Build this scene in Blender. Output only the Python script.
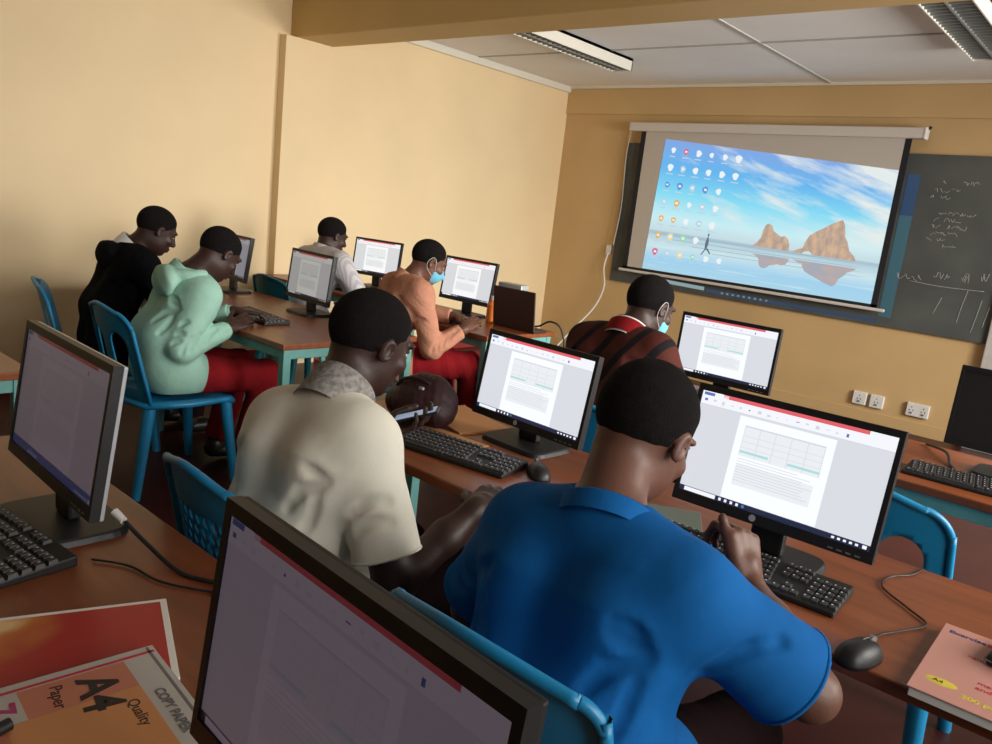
import bpy, bmesh, math, random
import numpy as np
from mathutils import Vector, Matrix, noise
from mathutils.geometry import delaunay_2d_cdt
random.seed(7)
SC = bpy.context.scene
COL = SC.collection
PI = math.pi
for o in list(bpy.data.objects):
    bpy.data.objects.remove(o)

# ------------------------------------------------------------------ camera
cd = bpy.data.cameras.new('camera'); cam = bpy.data.objects.new('camera', cd); COL.objects.link(cam)
YAW, PITCH, ROLL = -0.704550606, -0.205060184, 0.114337587
def cam_axes(yaw, pitch, roll):
    cy, sy, cp, sp = math.cos(yaw), math.sin(yaw), math.cos(pitch), math.sin(pitch)
    f = Vector((sy*cp, cy*cp, sp)); r = Vector((cy, -sy, 0)); u = r.cross(f)
    cr, sr = math.cos(roll), math.sin(roll)
    return cr*r+sr*u, -sr*r+cr*u, f
_r, _u, _f = cam_axes(YAW, PITCH, ROLL)
cam.matrix_world = Matrix(((_r.x, _u.x, -_f.x, 0), (_r.y, _u.y, -_f.y, 0), (_r.z, _u.z, -_f.z, 1.44), (0, 0, 0, 1)))
cd.sensor_fit = 'HORIZONTAL'; cd.sensor_width = 36; cd.lens = 784.335/992*36; cd.clip_start = 0.02
SC.camera = cam

# ------------------------------------------------------------------ light and exposure
w = bpy.data.worlds.new('world'); SC.world = w; w.use_nodes = True
w.node_tree.nodes['Background'].inputs[0].default_value = (0.80, 0.90, 1.0, 1)
w.node_tree.nodes['Background'].inputs[1].default_value = 1.0
WINDOWS = [(0.2, 1.7), (2.3, 3.8), (4.4, 5.9)]        # along the right wall
RX = 1.5
for (y0, y1), power in zip(WINDOWS, (24, 88, 142)):
    ld = bpy.data.lights.new('window_daylight', 'AREA'); ld.shape = 'RECTANGLE'; ld.size = y1-y0; ld.size_y = 1.4
    ld.energy = power; ld.color = (1.0, 0.965, 0.90)
    lo = bpy.data.objects.new('window_daylight', ld); COL.objects.link(lo)
    lo.location = (RX+0.35, (y0+y1)/2, 1.7)
    lo.rotation_euler = (PI/2-0.34, 0, PI/2); ld.spread = 1.9
SC.view_settings.view_transform = 'Standard'
SC.view_settings.look = 'None'
SC.view_settings.exposure = 0.10
SC.view_settings.gamma = 1.0
SC.view_settings.use_curve_mapping = False

# ------------------------------------------------------------------ materials
def mat(name, col, rough=0.6, spec=0.4, noise_amt=0.0, noise_scale=8.0, bump=0.0, bump_scale=60.0, metal=0.0, col2=None, emit=None, emit_s=0.0, coords='Object', stretch=None):
    m = bpy.data.materials.new(name); m.use_nodes = True
    nt = m.node_tree; b = nt.nodes['Principled BSDF']
    b.inputs['Base Color'].default_value = (*col, 1); b.inputs['Roughness'].default_value = rough
    b.inputs['Specular IOR Level'].default_value = spec; b.inputs['Metallic'].default_value = metal
    if emit: b.inputs['Emission Color'].default_value = (*emit, 1); b.inputs['Emission Strength'].default_value = emit_s
    if noise_amt or bump:
        tc = nt.nodes.new('ShaderNodeTexCoord'); mp = nt.nodes.new('ShaderNodeMapping')
        nt.links.new(tc.outputs[coords], mp.inputs[0])
        if stretch: mp.inputs['Scale'].default_value = stretch
    if noise_amt or col2:
        n = nt.nodes.new('ShaderNodeTexNoise'); n.inputs['Scale'].default_value = noise_scale; n.inputs['Detail'].default_value = 5
        nt.links.new(mp.outputs[0], n.inputs['Vector'])
        r = nt.nodes.new('ShaderNodeMix'); r.data_type = 'RGBA'
        c2 = col2 or tuple(c*(1-noise_amt) for c in col)
        r.inputs[6].default_value = (*col, 1); r.inputs[7].default_value = (*c2, 1)
        mr = nt.nodes.new('ShaderNodeMapRange'); mr.inputs[1].default_value = 0.35; mr.inputs[2].default_value = 0.65
        nt.links.new(n.outputs[0], mr.inputs[0]); nt.links.new(mr.outputs[0], r.inputs[0])
        nt.links.new(r.outputs[2], b.inputs['Base Color'])
    if bump:
        n2 = nt.nodes.new('ShaderNodeTexNoise'); n2.inputs['Scale'].default_value = bump_scale; n2.inputs['Detail'].default_value = 3
        bp = nt.nodes.new('ShaderNodeBump'); bp.inputs['Strength'].default_value = bump; bp.inputs['Distance'].default_value = 0.01
        nt.links.new(mp.outputs[0], n2.inputs['Vector']); nt.links.new(n2.outputs[0], bp.inputs['Height']); nt.links.new(bp.outputs[0], b.inputs['Normal'])
    return m
def emi(name, col, s=1.0):
    m = bpy.data.materials.new(name); m.use_nodes = True; nt = m.node_tree; b = nt.nodes['Principled BSDF']
    b.inputs['Base Color'].default_value = (0.01, 0.01, 0.012, 1); b.inputs['Roughness'].default_value = 0.35
    b.inputs['Emission Color'].default_value = (*col, 1); b.inputs['Emission Strength'].default_value = s
    return m
def stripes(name, c1, c2, scale, axis, rough=0.85, sharp=0.5, tilt=0.0):
    m = mat(name, c1, rough, 0.2); nt = m.node_tree; b = nt.nodes['Principled BSDF']
    tc = nt.nodes.new('ShaderNodeTexCoord'); mp = nt.nodes.new('ShaderNodeMapping'); mp.inputs['Rotation'].default_value = (0, tilt, 0)
    wv = nt.nodes.new('ShaderNodeTexWave'); wv.bands_direction = axis; wv.inputs['Scale'].default_value = scale; wv.inputs['Distortion'].default_value = 0.6
    wv.inputs['Detail'].default_value = 1
    cr = nt.nodes.new('ShaderNodeValToRGB'); cr.color_ramp.interpolation = 'LINEAR'
    cr.color_ramp.elements[0].position = sharp; cr.color_ramp.elements[1].position = min(1, sharp+0.12)
    cr.color_ramp.elements[0].color = (*c1, 1); cr.color_ramp.elements[1].color = (*c2, 1)
    nt.links.new(tc.outputs['Object'], mp.inputs[0]); nt.links.new(mp.outputs[0], wv.inputs[0]); nt.links.new(wv.outputs[0], cr.inputs[0]); nt.links.new(cr.outputs[0], b.inputs['Base Color'])
    return m
M = dict(
    wall=mat('cream_wall_paint', (0.82, 0.64, 0.385), 0.55, 0.3, 0.06, 1.3, 0.08, 9),
    backwall=mat('ochre_wall_paint', (0.62, 0.42, 0.20), 0.6, 0.3, 0.10, 1.6, 0.08, 9),
    beam=mat('beam_paint', (0.62, 0.42, 0.17), 0.6, 0.3, 0.06, 2),
    ceil=mat('ceiling_board', (0.88, 0.865, 0.85), 0.8, 0.2, 0.05, 1.5),
    seam=mat('seam_strip', (0.50, 0.48, 0.45), 0.8, 0.2),
    trimw=mat('white_trim', (0.72, 0.68, 0.58), 0.6),
    floor=mat('dark_red_cement', (0.055, 0.012, 0.010), 0.4, 0.35, 0.35, 2.5),
    redband=mat('red_skirting', (0.25, 0.03, 0.025), 0.5),
    wood=mat('orange_brown_laminate', (0.245, 0.069, 0.023), 0.32, 0.45, 0.28, 3.0, 0.03, 40, stretch=(1.2, 9, 1)),
    teal=mat('teal_painted_steel', (0.14, 0.36, 0.34), 0.45, 0.4, 0.12, 12),
    blk=mat('black_plastic', (0.012, 0.012, 0.013), 0.46, 0.4),
    blk2=mat('black_matt_plastic', (0.014, 0.013, 0.013), 0.55, 0.35),
    keyc=mat('keycap_black', (0.030, 0.029, 0.030), 0.45, 0.4),
    legend=mat('keycap_legend', (0.55, 0.55, 0.55), 0.6),
    silver=mat('silver_plastic', (0.45, 0.47, 0.50), 0.35, 0.5, metal=0.3),
    chair=mat('blue_moulded_plastic', (0.011, 0.225, 0.46), 0.38, 0.45, 0.10, 6),
    chairt=mat('teal_moulded_plastic', (0.008, 0.17, 0.24), 0.4, 0.45),
    skin=mat('brown_skin', (0.135, 0.058, 0.037), 0.48, 0.4, 0.15, 14, 0.05, 120),
    skind=mat('dark_brown_skin', (0.044, 0.0195, 0.0145), 0.5, 0.4, 0.15, 14, 0.05, 120),
    palm=mat('lip_skin', (0.16, 0.06, 0.05), 0.5),
    hair=mat('short_black_hair', (0.010, 0.008, 0.008), 0.95, 0.12, 0.3, 80, 0.55, 420),
    eyew=mat('eye_white', (0.7, 0.66, 0.6), 0.2), iris=mat('eye_iris', (0.02, 0.01, 0.008), 0.15),
    shirtb=mat('blue_cotton', (0.005, 0.112, 0.36), 0.85, 0.15, 0.15, 10, 0.15, 25),
    shirtw=mat('cream_cotton', (0.80, 0.765, 0.65), 0.85, 0.15, 0.05, 6, 0.15, 22),
    collar=mat('grey_patterned_collar', (0.34, 0.32, 0.30), 0.9, 0.1, 0.5, 90),
    mint=mat('mint_fleece', (0.33, 0.56, 0.46), 0.95, 0.1, 0.08, 12, 0.25, 30),
    black=mat('black_fleece', (0.008, 0.008, 0.010), 0.95, 0.08, 0.2, 12, 0.2, 30),
    salmon=mat('salmon_knit', (0.52, 0.245, 0.16), 0.95, 0.1, 0.15, 14, 0.3, 60),
    strp=stripes('grey_white_striped_cotton', (0.62, 0.60, 0.62), (0.47, 0.455, 0.49), 20, 'X', sharp=0.5),
    maroon=stripes('maroon_striped_knit', (0.070, 0.015, 0.010), (0.008, 0.006, 0.008), 3.6, 'X', sharp=0.70, tilt=-0.5),
    redtr=mat('red_trouser_cloth', (0.24, 0.010, 0.014), 0.9, 0.1, 0.2, 8, 0.2, 20),
    darktr=mat('dark_trouser_cloth', (0.018, 0.008, 0.009), 0.9, 0.1, 0.2, 8, 0.2, 20),
    shoe=mat('black_shoe_leather', (0.012, 0.011, 0.011), 0.4),
    mask=mat('light_blue_mask', (0.16, 0.47, 0.62), 0.85, 0.1, bump=0.3, bump_scale=30),
    white=mat('white_plastic', (0.72, 0.71, 0.68), 0.45), paper=mat('white_paper', (0.78, 0.75, 0.68), 0.85, 0.15),
    fabric=mat('screen_fabric', (0.56, 0.51, 0.46), 0.85, 0.1), border=mat('screen_border_black', (0.012, 0.013, 0.018), 0.7),
    casew=mat('screen_case_paint', (0.64, 0.59, 0.54), 0.5),
    board=mat('slate_chalkboard', (0.105, 0.112, 0.105), 0.75, 0.25, 0.3, 2.2), chalk=mat('chalk_marks', (0.42, 0.43, 0.41), 0.95, 0.05),
    frame=mat('grey_frame_paint', (0.52, 0.49, 0.46), 0.6, 0.3, 0.08, 20),
    louvre=mat('grey_louvre', (0.30, 0.31, 0.31), 0.35, 0.5, metal=0.3), tube=mat('fluorescent_tube', (0.8, 0.8, 0.76), 0.3),
    lamp_w=mat('lamp_body_enamel', (0.78, 0.75, 0.66), 0.45),
    lid=mat('dark_brown_laptop', (0.040, 0.020, 0.017), 0.45, 0.4), bag=mat('dark_brown_leatherette', (0.040, 0.014, 0.016), 0.55, 0.35, 0.2, 10, 0.2, 40),
    orange=mat('orange_plastic', (0.75, 0.20, 0.03), 0.5), grey=mat('grey_plastic', (0.16, 0.155, 0.155), 0.5),
    card=mat('tan_card_folder', (0.50, 0.24, 0.10), 0.7, 0.2), dgreen=mat('grey_green_cover', (0.15, 0.18, 0.15), 0.7),
    pinkbk=mat('pink_cover', (0.54, 0.26, 0.21), 0.4, 0.4, 0.06, 5), navy=mat('navy_ink', (0.05, 0.05, 0.16), 0.6), redink=mat('red_ink', (0.50, 0.03, 0.05), 0.6),
    yel=mat('yellow_ink', (0.62, 0.50, 0.05), 0.6), dkbrn=mat('dark_brown_ink', (0.05, 0.03, 0.02), 0.6), grn=mat('green_ink', (0.10, 0.35, 0.25), 0.6),
    redbk=None,
    blackink=mat('black_ink', (0.03, 0.02, 0.02), 0.6), pinkp=mat('pale_salmon_print', (0.62, 0.22, 0.13), 0.4, 0.4, 0.15, 6),
    orangep=mat('orange_print', (0.62, 0.27, 0.10), 0.4, 0.4), palep=mat('pale_grey_print', (0.50, 0.46, 0.42), 0.4, 0.4), magenta=mat('magenta_print', (0.40, 0.04, 0.14), 0.5),
    glassy=None,
)
def glass_mat():
    m = bpy.data.materials.new('window_glass'); m.use_nodes = True; nt = m.node_tree; nt.nodes.clear()
    o = nt.nodes.new('ShaderNodeOutputMaterial'); mx = nt.nodes.new('ShaderNodeMixShader'); t = nt.nodes.new('ShaderNodeBsdfTransparent'); g = nt.nodes.new('ShaderNodeBsdfGlossy')
    g.inputs['Roughness'].default_value = 0.02; mx.inputs[0].default_value = 0.06
    nt.links.new(t.outputs[0], mx.inputs[1]); nt.links.new(g.outputs[0], mx.inputs[2]); nt.links.new(mx.outputs[0], o.inputs[0]); return m
M['glassy'] = glass_mat()
def red_cover():
    m = mat('red_glossy_cover', (0.40, 0.022, 0.015), 0.35, 0.45); nt = m.node_tree; N = nt.nodes; L = nt.links
    tc = N.new('ShaderNodeTexCoord'); n = N.new('ShaderNodeTexNoise'); n.inputs['Scale'].default_value = 17; n.inputs['Detail'].default_value = 1
    mp = N.new('ShaderNodeMapping'); mp.inputs['Location'].default_value = (-.25, 2.05, 0); mp.inputs['Scale'].default_value = (8, 8, 1)
    g = N.new('ShaderNodeTexGradient'); g.gradient_type = 'SPHERICAL'; mu = N.new('ShaderNodeMath'); mu.operation = 'MULTIPLY'; cr = N.new('ShaderNodeValToRGB'); e = cr.color_ramp.elements
    e[0].position = .06; e[0].color = (.40, .022, .015, 1); e[1].position = .50; e[1].color = (.75, .50, .22, 1); q = e.new(.26); q.color = (.52, .16, .025, 1)
    L.new(tc.outputs['Object'], n.inputs['Vector']); L.new(tc.outputs['Object'], mp.inputs[0]); L.new(mp.outputs[0], g.inputs[0]); L.new(g.outputs['Fac'], mu.inputs[0]); L.new(n.outputs[0], mu.inputs[1]); L.new(mu.outputs[0], cr.inputs[0]); L.new(cr.outputs[0], N['Principled BSDF'].inputs['Base Color']); return m
M['redbk'] = red_cover()

# ------------------------------------------------------------------ mesh helpers
def link(name, me, parent=None):
    o = bpy.data.objects.new(name, me); COL.objects.link(o)
    if parent: o.parent = parent
    return o
def thing(name, label, cat, loc=(0, 0, 0), rz=0, group=None):
    o = link(name, None); o.location = loc; o.rotation_euler = (0, 0, rz)
    return tag(o, label, cat, group)
def tag(o, label, cat, group=None):
    o['label'] = label; o['category'] = cat
    if group: o['group'] = group
    return o
class MB:
    """collects faces with material slots; built as one mesh object"""
    def __init__(s): s.v = []; s.f = []; s.mi = []; s.mats = []; s.smooth = []
    def slot(s, m):
        if m not in s.mats: s.mats.append(m)
        return s.mats.index(m)
    def add(s, vs, fs, m, smooth=False):
        b = len(s.v); k = s.slot(m); s.v += [tuple(v) for v in vs]
        for f in fs: s.f.append(tuple(b+i for i in f)); s.mi.append(k); s.smooth.append(smooth)
    def bm(s, bm, m, smooth=False, mtx=None):
        bm.verts.index_update()
        vs = [(mtx @ v.co if mtx else v.co) for v in bm.verts]
        s.add(vs, [[v.index for v in f.verts] for f in bm.faces], m, smooth); bm.free()
    def box(s, lo, hi, m, bev=0.0, seg=2, mtx=None):
        bm = bmesh.new(); bmesh.ops.create_cube(bm, size=1)
        for v in bm.verts: v.co = Vector([(lo[i]+hi[i])/2 + v.co[i]*(hi[i]-lo[i]) for i in range(3)])
        if bev: bmesh.ops.bevel(bm, geom=bm.edges[:], offset=bev, segments=seg, profile=0.5, affect='EDGES')
        s.bm(bm, m, False, mtx)
    def quad(s, a, b, c, d, m): s.add([a, b, c, d], [(0, 1, 2, 3)], m)
    def cyl(s, a, b, ra, rb, m, n=16, smooth=True):
        a, b = Vector(a), Vector(b); d = (b-a).normalized(); x = d.orthogonal().normalized(); y = d.cross(x)
        vs = []
        for p, r in ((a, ra), (b, rb)):
            for i in range(n): t = 2*PI*i/n; vs.append(p+x*r*math.cos(t)+y*r*math.sin(t))
        fs = [(i, (i+1) % n, n+(i+1) % n, n+i) for i in range(n)]
        s.add(vs, fs, m, smooth); s.add(vs[:n], [tuple(range(n))[::-1]], m); s.add(vs[n:], [tuple(range(n))], m)
    def sph(s, c, r, m, n=16, mtx=None):
        bm = bmesh.new(); bmesh.ops.create_uvsphere(bm, u_segments=n, v_segments=n//2+2, radius=1)
        r = r if hasattr(r, '__len__') else (r, r, r)
        R = Matrix.Translation(c) @ (mtx.to_4x4() if mtx else Matrix.Identity(4)) @ Matrix.Diagonal((*r, 1))
        s.bm(bm, m, True, R)
    def tube(s, pts, r, m, n=8, sub=6, closed=False):
        P = [Vector(p) for p in pts]; out = []
        L = len(P); cnt = L if closed else L-1
        for i in range(cnt):
            p0 = P[(i-1) % L] if (closed or i > 0) else P[0]; p1 = P[i]; p2 = P[(i+1) % L]; p3 = P[(i+2) % L] if (closed or i+2 < L) else P[-1]
            for k in range(sub):
                t = k/sub; out.append(0.5*((2*p1)+(p2-p0)*t+(2*p0-5*p1+4*p2-p3)*t*t+(3*p1-p0-3*p2+p3)*t**3))
        if not closed: out.append(P[-1])
        N = len(out); vs = []; up = None
        for i, p in enumerate(out):
            a = out[(i-1) % N] if (closed or i) else out[0]; b = out[(i+1) % N] if (closed or i < N-1) else out[-1]
            d = (b-a).normalized()
            if up is None: up = d.orthogonal().normalized()
            up = (up-d*up.dot(d)).normalized(); y = d.cross(up)
            for j in range(n): t = 2*PI*j/n; vs.append(p+up*r*math.cos(t)+y*r*math.sin(t))
        fs = []
        for i in range(N if closed else N-1):
            for j in range(n):
                a = i*n+j; b = i*n+(j+1) % n; c = ((i+1) % N)*n+(j+1) % n; d = ((i+1) % N)*n+j
                fs.append((a, b, c, d))
        if not closed: fs += [tuple(range(n))[::-1], tuple((N-1)*n+j for j in range(n))]
        s.add(vs, fs, m, True)
    def build(s, name, parent=None, bev=0):
        me = bpy.data.meshes.new(name); me.from_pydata(s.v, [], s.f)
        for m in s.mats: me.materials.append(m)
        me.polygons.foreach_set('material_index', s.mi); me.polygons.foreach_set('use_smooth', s.smooth); me.update()
        return link(name, me, parent)
def box_obj(name, lo, hi, m, parent=None, bev=0.0):
    b = MB(); b.box(lo, hi, m, bev); return b.build(name, parent)
def struct(o): o['kind'] = 'structure'; return o
def copy_tree(o, parent=None):
    c = o.copy(); COL.objects.link(c); c.parent = parent
    for ch in list(o.children): copy_tree(ch, c)
    return c

# ------------------------------------------------------------------ room shell
LX, BY, FY, CZ = -5.45, 7.10, -2.2, 2.80
struct(box_obj('floor', (LX-.15, FY-.15, -.1), (RX+.15, BY+.15, 0), M['floor']))
struct(box_obj('ceiling', (LX-.15, FY-.15, CZ), (RX+.15, BY+.15, CZ+.1), M['ceil']))
struct(box_obj('wall_left', (LX-.15, FY-.15, 0), (LX, BY+.15, CZ), M['wall']))
struct(box_obj('wall_back', (LX, BY, 0), (RX+.15, BY+.15, CZ), M['backwall']))
struct(box_obj('wall_rear', (LX, FY-.15, 0), (RX+.15, FY, CZ), M['wall']))
b = MB(); ys = [FY]+[q for wy in WINDOWS for q in wy]+[BY]
b.box((RX, FY, 0), (RX+.15, BY, 0.95), M['wall']); b.box((RX, FY, 2.4), (RX+.15, BY, CZ), M['wall'])
for i in range(0, len(ys), 2): b.box((RX, ys[i], 0.95), (RX+.15, ys[i+1], 2.4), M['wall'])
struct(b.build('wall_right'))
for i, (y0, y1) in enumerate(WINDOWS):
    b = MB()
    for a in (y0, (y0+y1)/2-.015, y1-.03): b.box((RX+.05, a, .95), (RX+.09, a+.03, 2.4), M['trimw'])
    for z in (.95, 1.9, 2.37): b.box((RX+.05, y0, z), (RX+.09, y1, z+.03), M['trimw'])
    wn = struct(b.build('window_%d' % (i+1)))
    g = MB(); g.box((RX+.067, y0+.03, .98), (RX+.071, y1-.03, 2.37), M['glassy']); g.build('pane', wn)
    b = MB(); b.box((RX-.03, y0-.04, .92), (RX+.05, y1+.04, .95), M['trimw']); b.build('window_sill', wn)
bm_ = MB(); bm_.box((LX, 3.59, 2.515), (RX, 3.93, CZ), M['beam'], 0.012); struct(bm_.build('beam'))
struct(box_obj('pilaster', (LX, 3.50, 0), (LX+.085, 3.93, 2.515), M['wall']))
struct(box_obj('trim_1', (LX, 3.93, 2.735), (LX+.03, BY, CZ), M['trimw'], bev=.006))
struct(box_obj('trim_2', (LX+.03, BY-.03, 2.775), (RX, BY, CZ), M['trimw']))
struct(box_obj('lintel', (LX, BY-.018, 2.52), (RX, BY, 2.775), M['backwall'], bev=.004))
struct(box_obj('baseboard_left', (LX, FY, 0), (LX+.012, 3.50, .12), M['redband']))
struct(box_obj('baseboard_left_front', (LX, 3.93, 0), (LX+.012, BY, .12), M['redband']))
struct(box_obj('baseboard_back', (LX+.012, BY-.012, 0), (RX, BY, .10), M['backwall']))
for i, x in enumerate((-2.67, -0.2)):
    struct(box_obj('trim_%d' % (3+i), (x-.015, 3.93, CZ-.008), (x+.015, BY-.03, CZ), M['seam']))
struct(box_obj('trim_5', (LX+.03, 5.6, CZ-.007), (RX, 5.625, CZ), M['seam']))
fr = MB(); fr.box((-1.085, BY-.06, 0), (-.60, BY, 2.52), M['frame'], .008); struct(fr.build('trim_6'))

# ------------------------------------------------------------------ ceiling lamps
def ceiling_lamp(x, y0, y1, label, w_=.095):
    t = thing('ceiling_light', label, 'ceiling lamp', (x, (y0+y1)/2, CZ), 0, 'fluorescent lamps under the ceiling')
    h = (y1-y0)/2
    b = MB()
    b.box((-w_, -h, -.10), (-w_+.008, h, 0), M['lamp_w']); b.box((w_-.008, -h, -.10), (w_, h, 0), M['lamp_w'])
    b.box((-w_, -h, -.022), (w_, h, 0), M['lamp_w']); b.box((-w_, -h, -.10), (w_, -h+.012, 0), M['lamp_w']); b.box((-w_, h-.012, -.10), (w_, h, 0), M['lamp_w'])
    b.build('housing', t)
    b = MB(); n = int((y1-y0)/.062)
    for i in range(1, n): y = -h+i*(y1-y0)/n; b.box((-w_+.008, y-.004, -.098), (w_-.008, y+.004, -.062), M['louvre'])
    b.box((-.006, -h+.012, -.1), (.006, h-.012, -.06), M['louvre'])
    b.box((-w_+.008, -h+.012, -.030), (w_-.008, h-.012, -.024), M['louvre'])
    b.build('louvre', t)
    b = MB(); b.cyl((.045, -h+.03, -.048), (.045, h-.03, -.048), .012, .012, M['tube'], 10); b.build('tube', t)
    b = MB(); b.cyl((-.045, -h+.03, -.048), (-.045, h-.03, -.048), .012, .012, M['tube'], 10); b.build('tube', t)
ceiling_lamp(-4.03, 4.45, 5.95, 'unlit white fluorescent lamp with louvre near the left wall')
ceiling_lamp(-1.235, 4.45, 5.97, 'unlit fluorescent lamp with wide grey louvre above the chalkboard end', .13)

# ------------------------------------------------------------------ chalkboard and projection screen
cb = thing('chalkboard', 'long dark slate chalkboard on the wall behind the projection screen', 'chalkboard', (-2.84, BY, 0))
b = MB(); b.box((-1.75, -.03, .835), (1.752, 0, 2.24), M['board']); b.build('board', cb)
def scribble(x0, x1, z, h, seed, slant=0.0):
    rr = random.Random(seed); x = x0
    while x < x1:
        if rr.random() < .14: x += .04; continue
        pts = []; k = rr.randint(3, 5); wd = rr.uniform(.022, .04)
        for i in range(k): pts.append((x+wd*i/(k-1)+rr.uniform(-.008, .008), -.0315, z+slant*(x-x0)+rr.uniform(-.5, .5)*h))
        b = MB(); b.tube(pts, .0022, M['chalk'], 4, 3); b.build('chalk_word', cb); x += wd+.006
for i, (x0, x1, z) in enumerate([(1.20, 1.44, 2.03), (1.12, 1.34, 1.97), (1.14, 1.27, 1.915), (1.22, 1.50, 1.79), (1.20, 1.40, 1.74), (1.19, 1.42, 1.69), (1.20, 1.37, 1.635), (1.18, 1.32, 1.585), (1.30, 1.40, 1.535)]):
    scribble(x0, x1, z, .035, i)
scribble(1.02, 1.20, 1.27, .05, 40); scribble(1.28, 1.52, 1.31, .075, 41); scribble(1.50, 1.72, 1.33, .09, 42)
for pts in ([(1.12, 1.24), (1.35, 1.225), (1.66, 1.23)], [(1.55, 1.22), (1.53, 1.08), (1.52, .96)], [(1.66, 1.16), (1.64, .98), (1.63, .9)], [(1.38, 1.14), (1.34, 1.0)], [(1.72, 1.12), (1.70, .95)]):
    b = MB(); b.tube([(x, -.0315, z) for x, z in pts], .0026, M['chalk'], 4, 5); b.build('chalk_line', cb)
ps = thing('projection_screen', 'pull-down projection screen showing a computer desktop with sea rocks', 'projection screen', (-3.14, 7.0, 0))
ox = 3.14
b = MB(); b.box((-4.545+ox, -.035, 2.345), (-1.81+ox, .045, 2.43), M['casew'], .012, 3); b.build('case', ps)
b = MB(); b.box((-1.825+ox, -.04, 2.34), (-1.80+ox, .05, 2.435), M['white'], .01); b.cyl((-1.80+ox, 0, 2.42), (-1.785+ox, 0, 2.44), .012, .012, M['blk'], 8); b.build('end_cap', ps)
b = MB(); b.box((-4.362+ox, -.0005, 1.005), (-1.922+ox, .001, 2.345), M['fabric']); b.build('fabric', ps)
b = MB()
for lo, hi in (((-4.41, .985), (-4.355, 2.345)), ((-1.955, .985), (-1.905, 2.345)), ((-4.41, .98), (-1.905, 1.008))):
    b.box((lo[0]+ox, -.001, lo[1]), (hi[0]+ox, .0012, hi[1]), M['border'])
b.build('black_border', ps)
b = MB(); b.box((-4.45+ox, -.012, .955), (-1.84+ox, .012, .982), M['casew'], .008); b.build('bottom_bar', ps)
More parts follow.
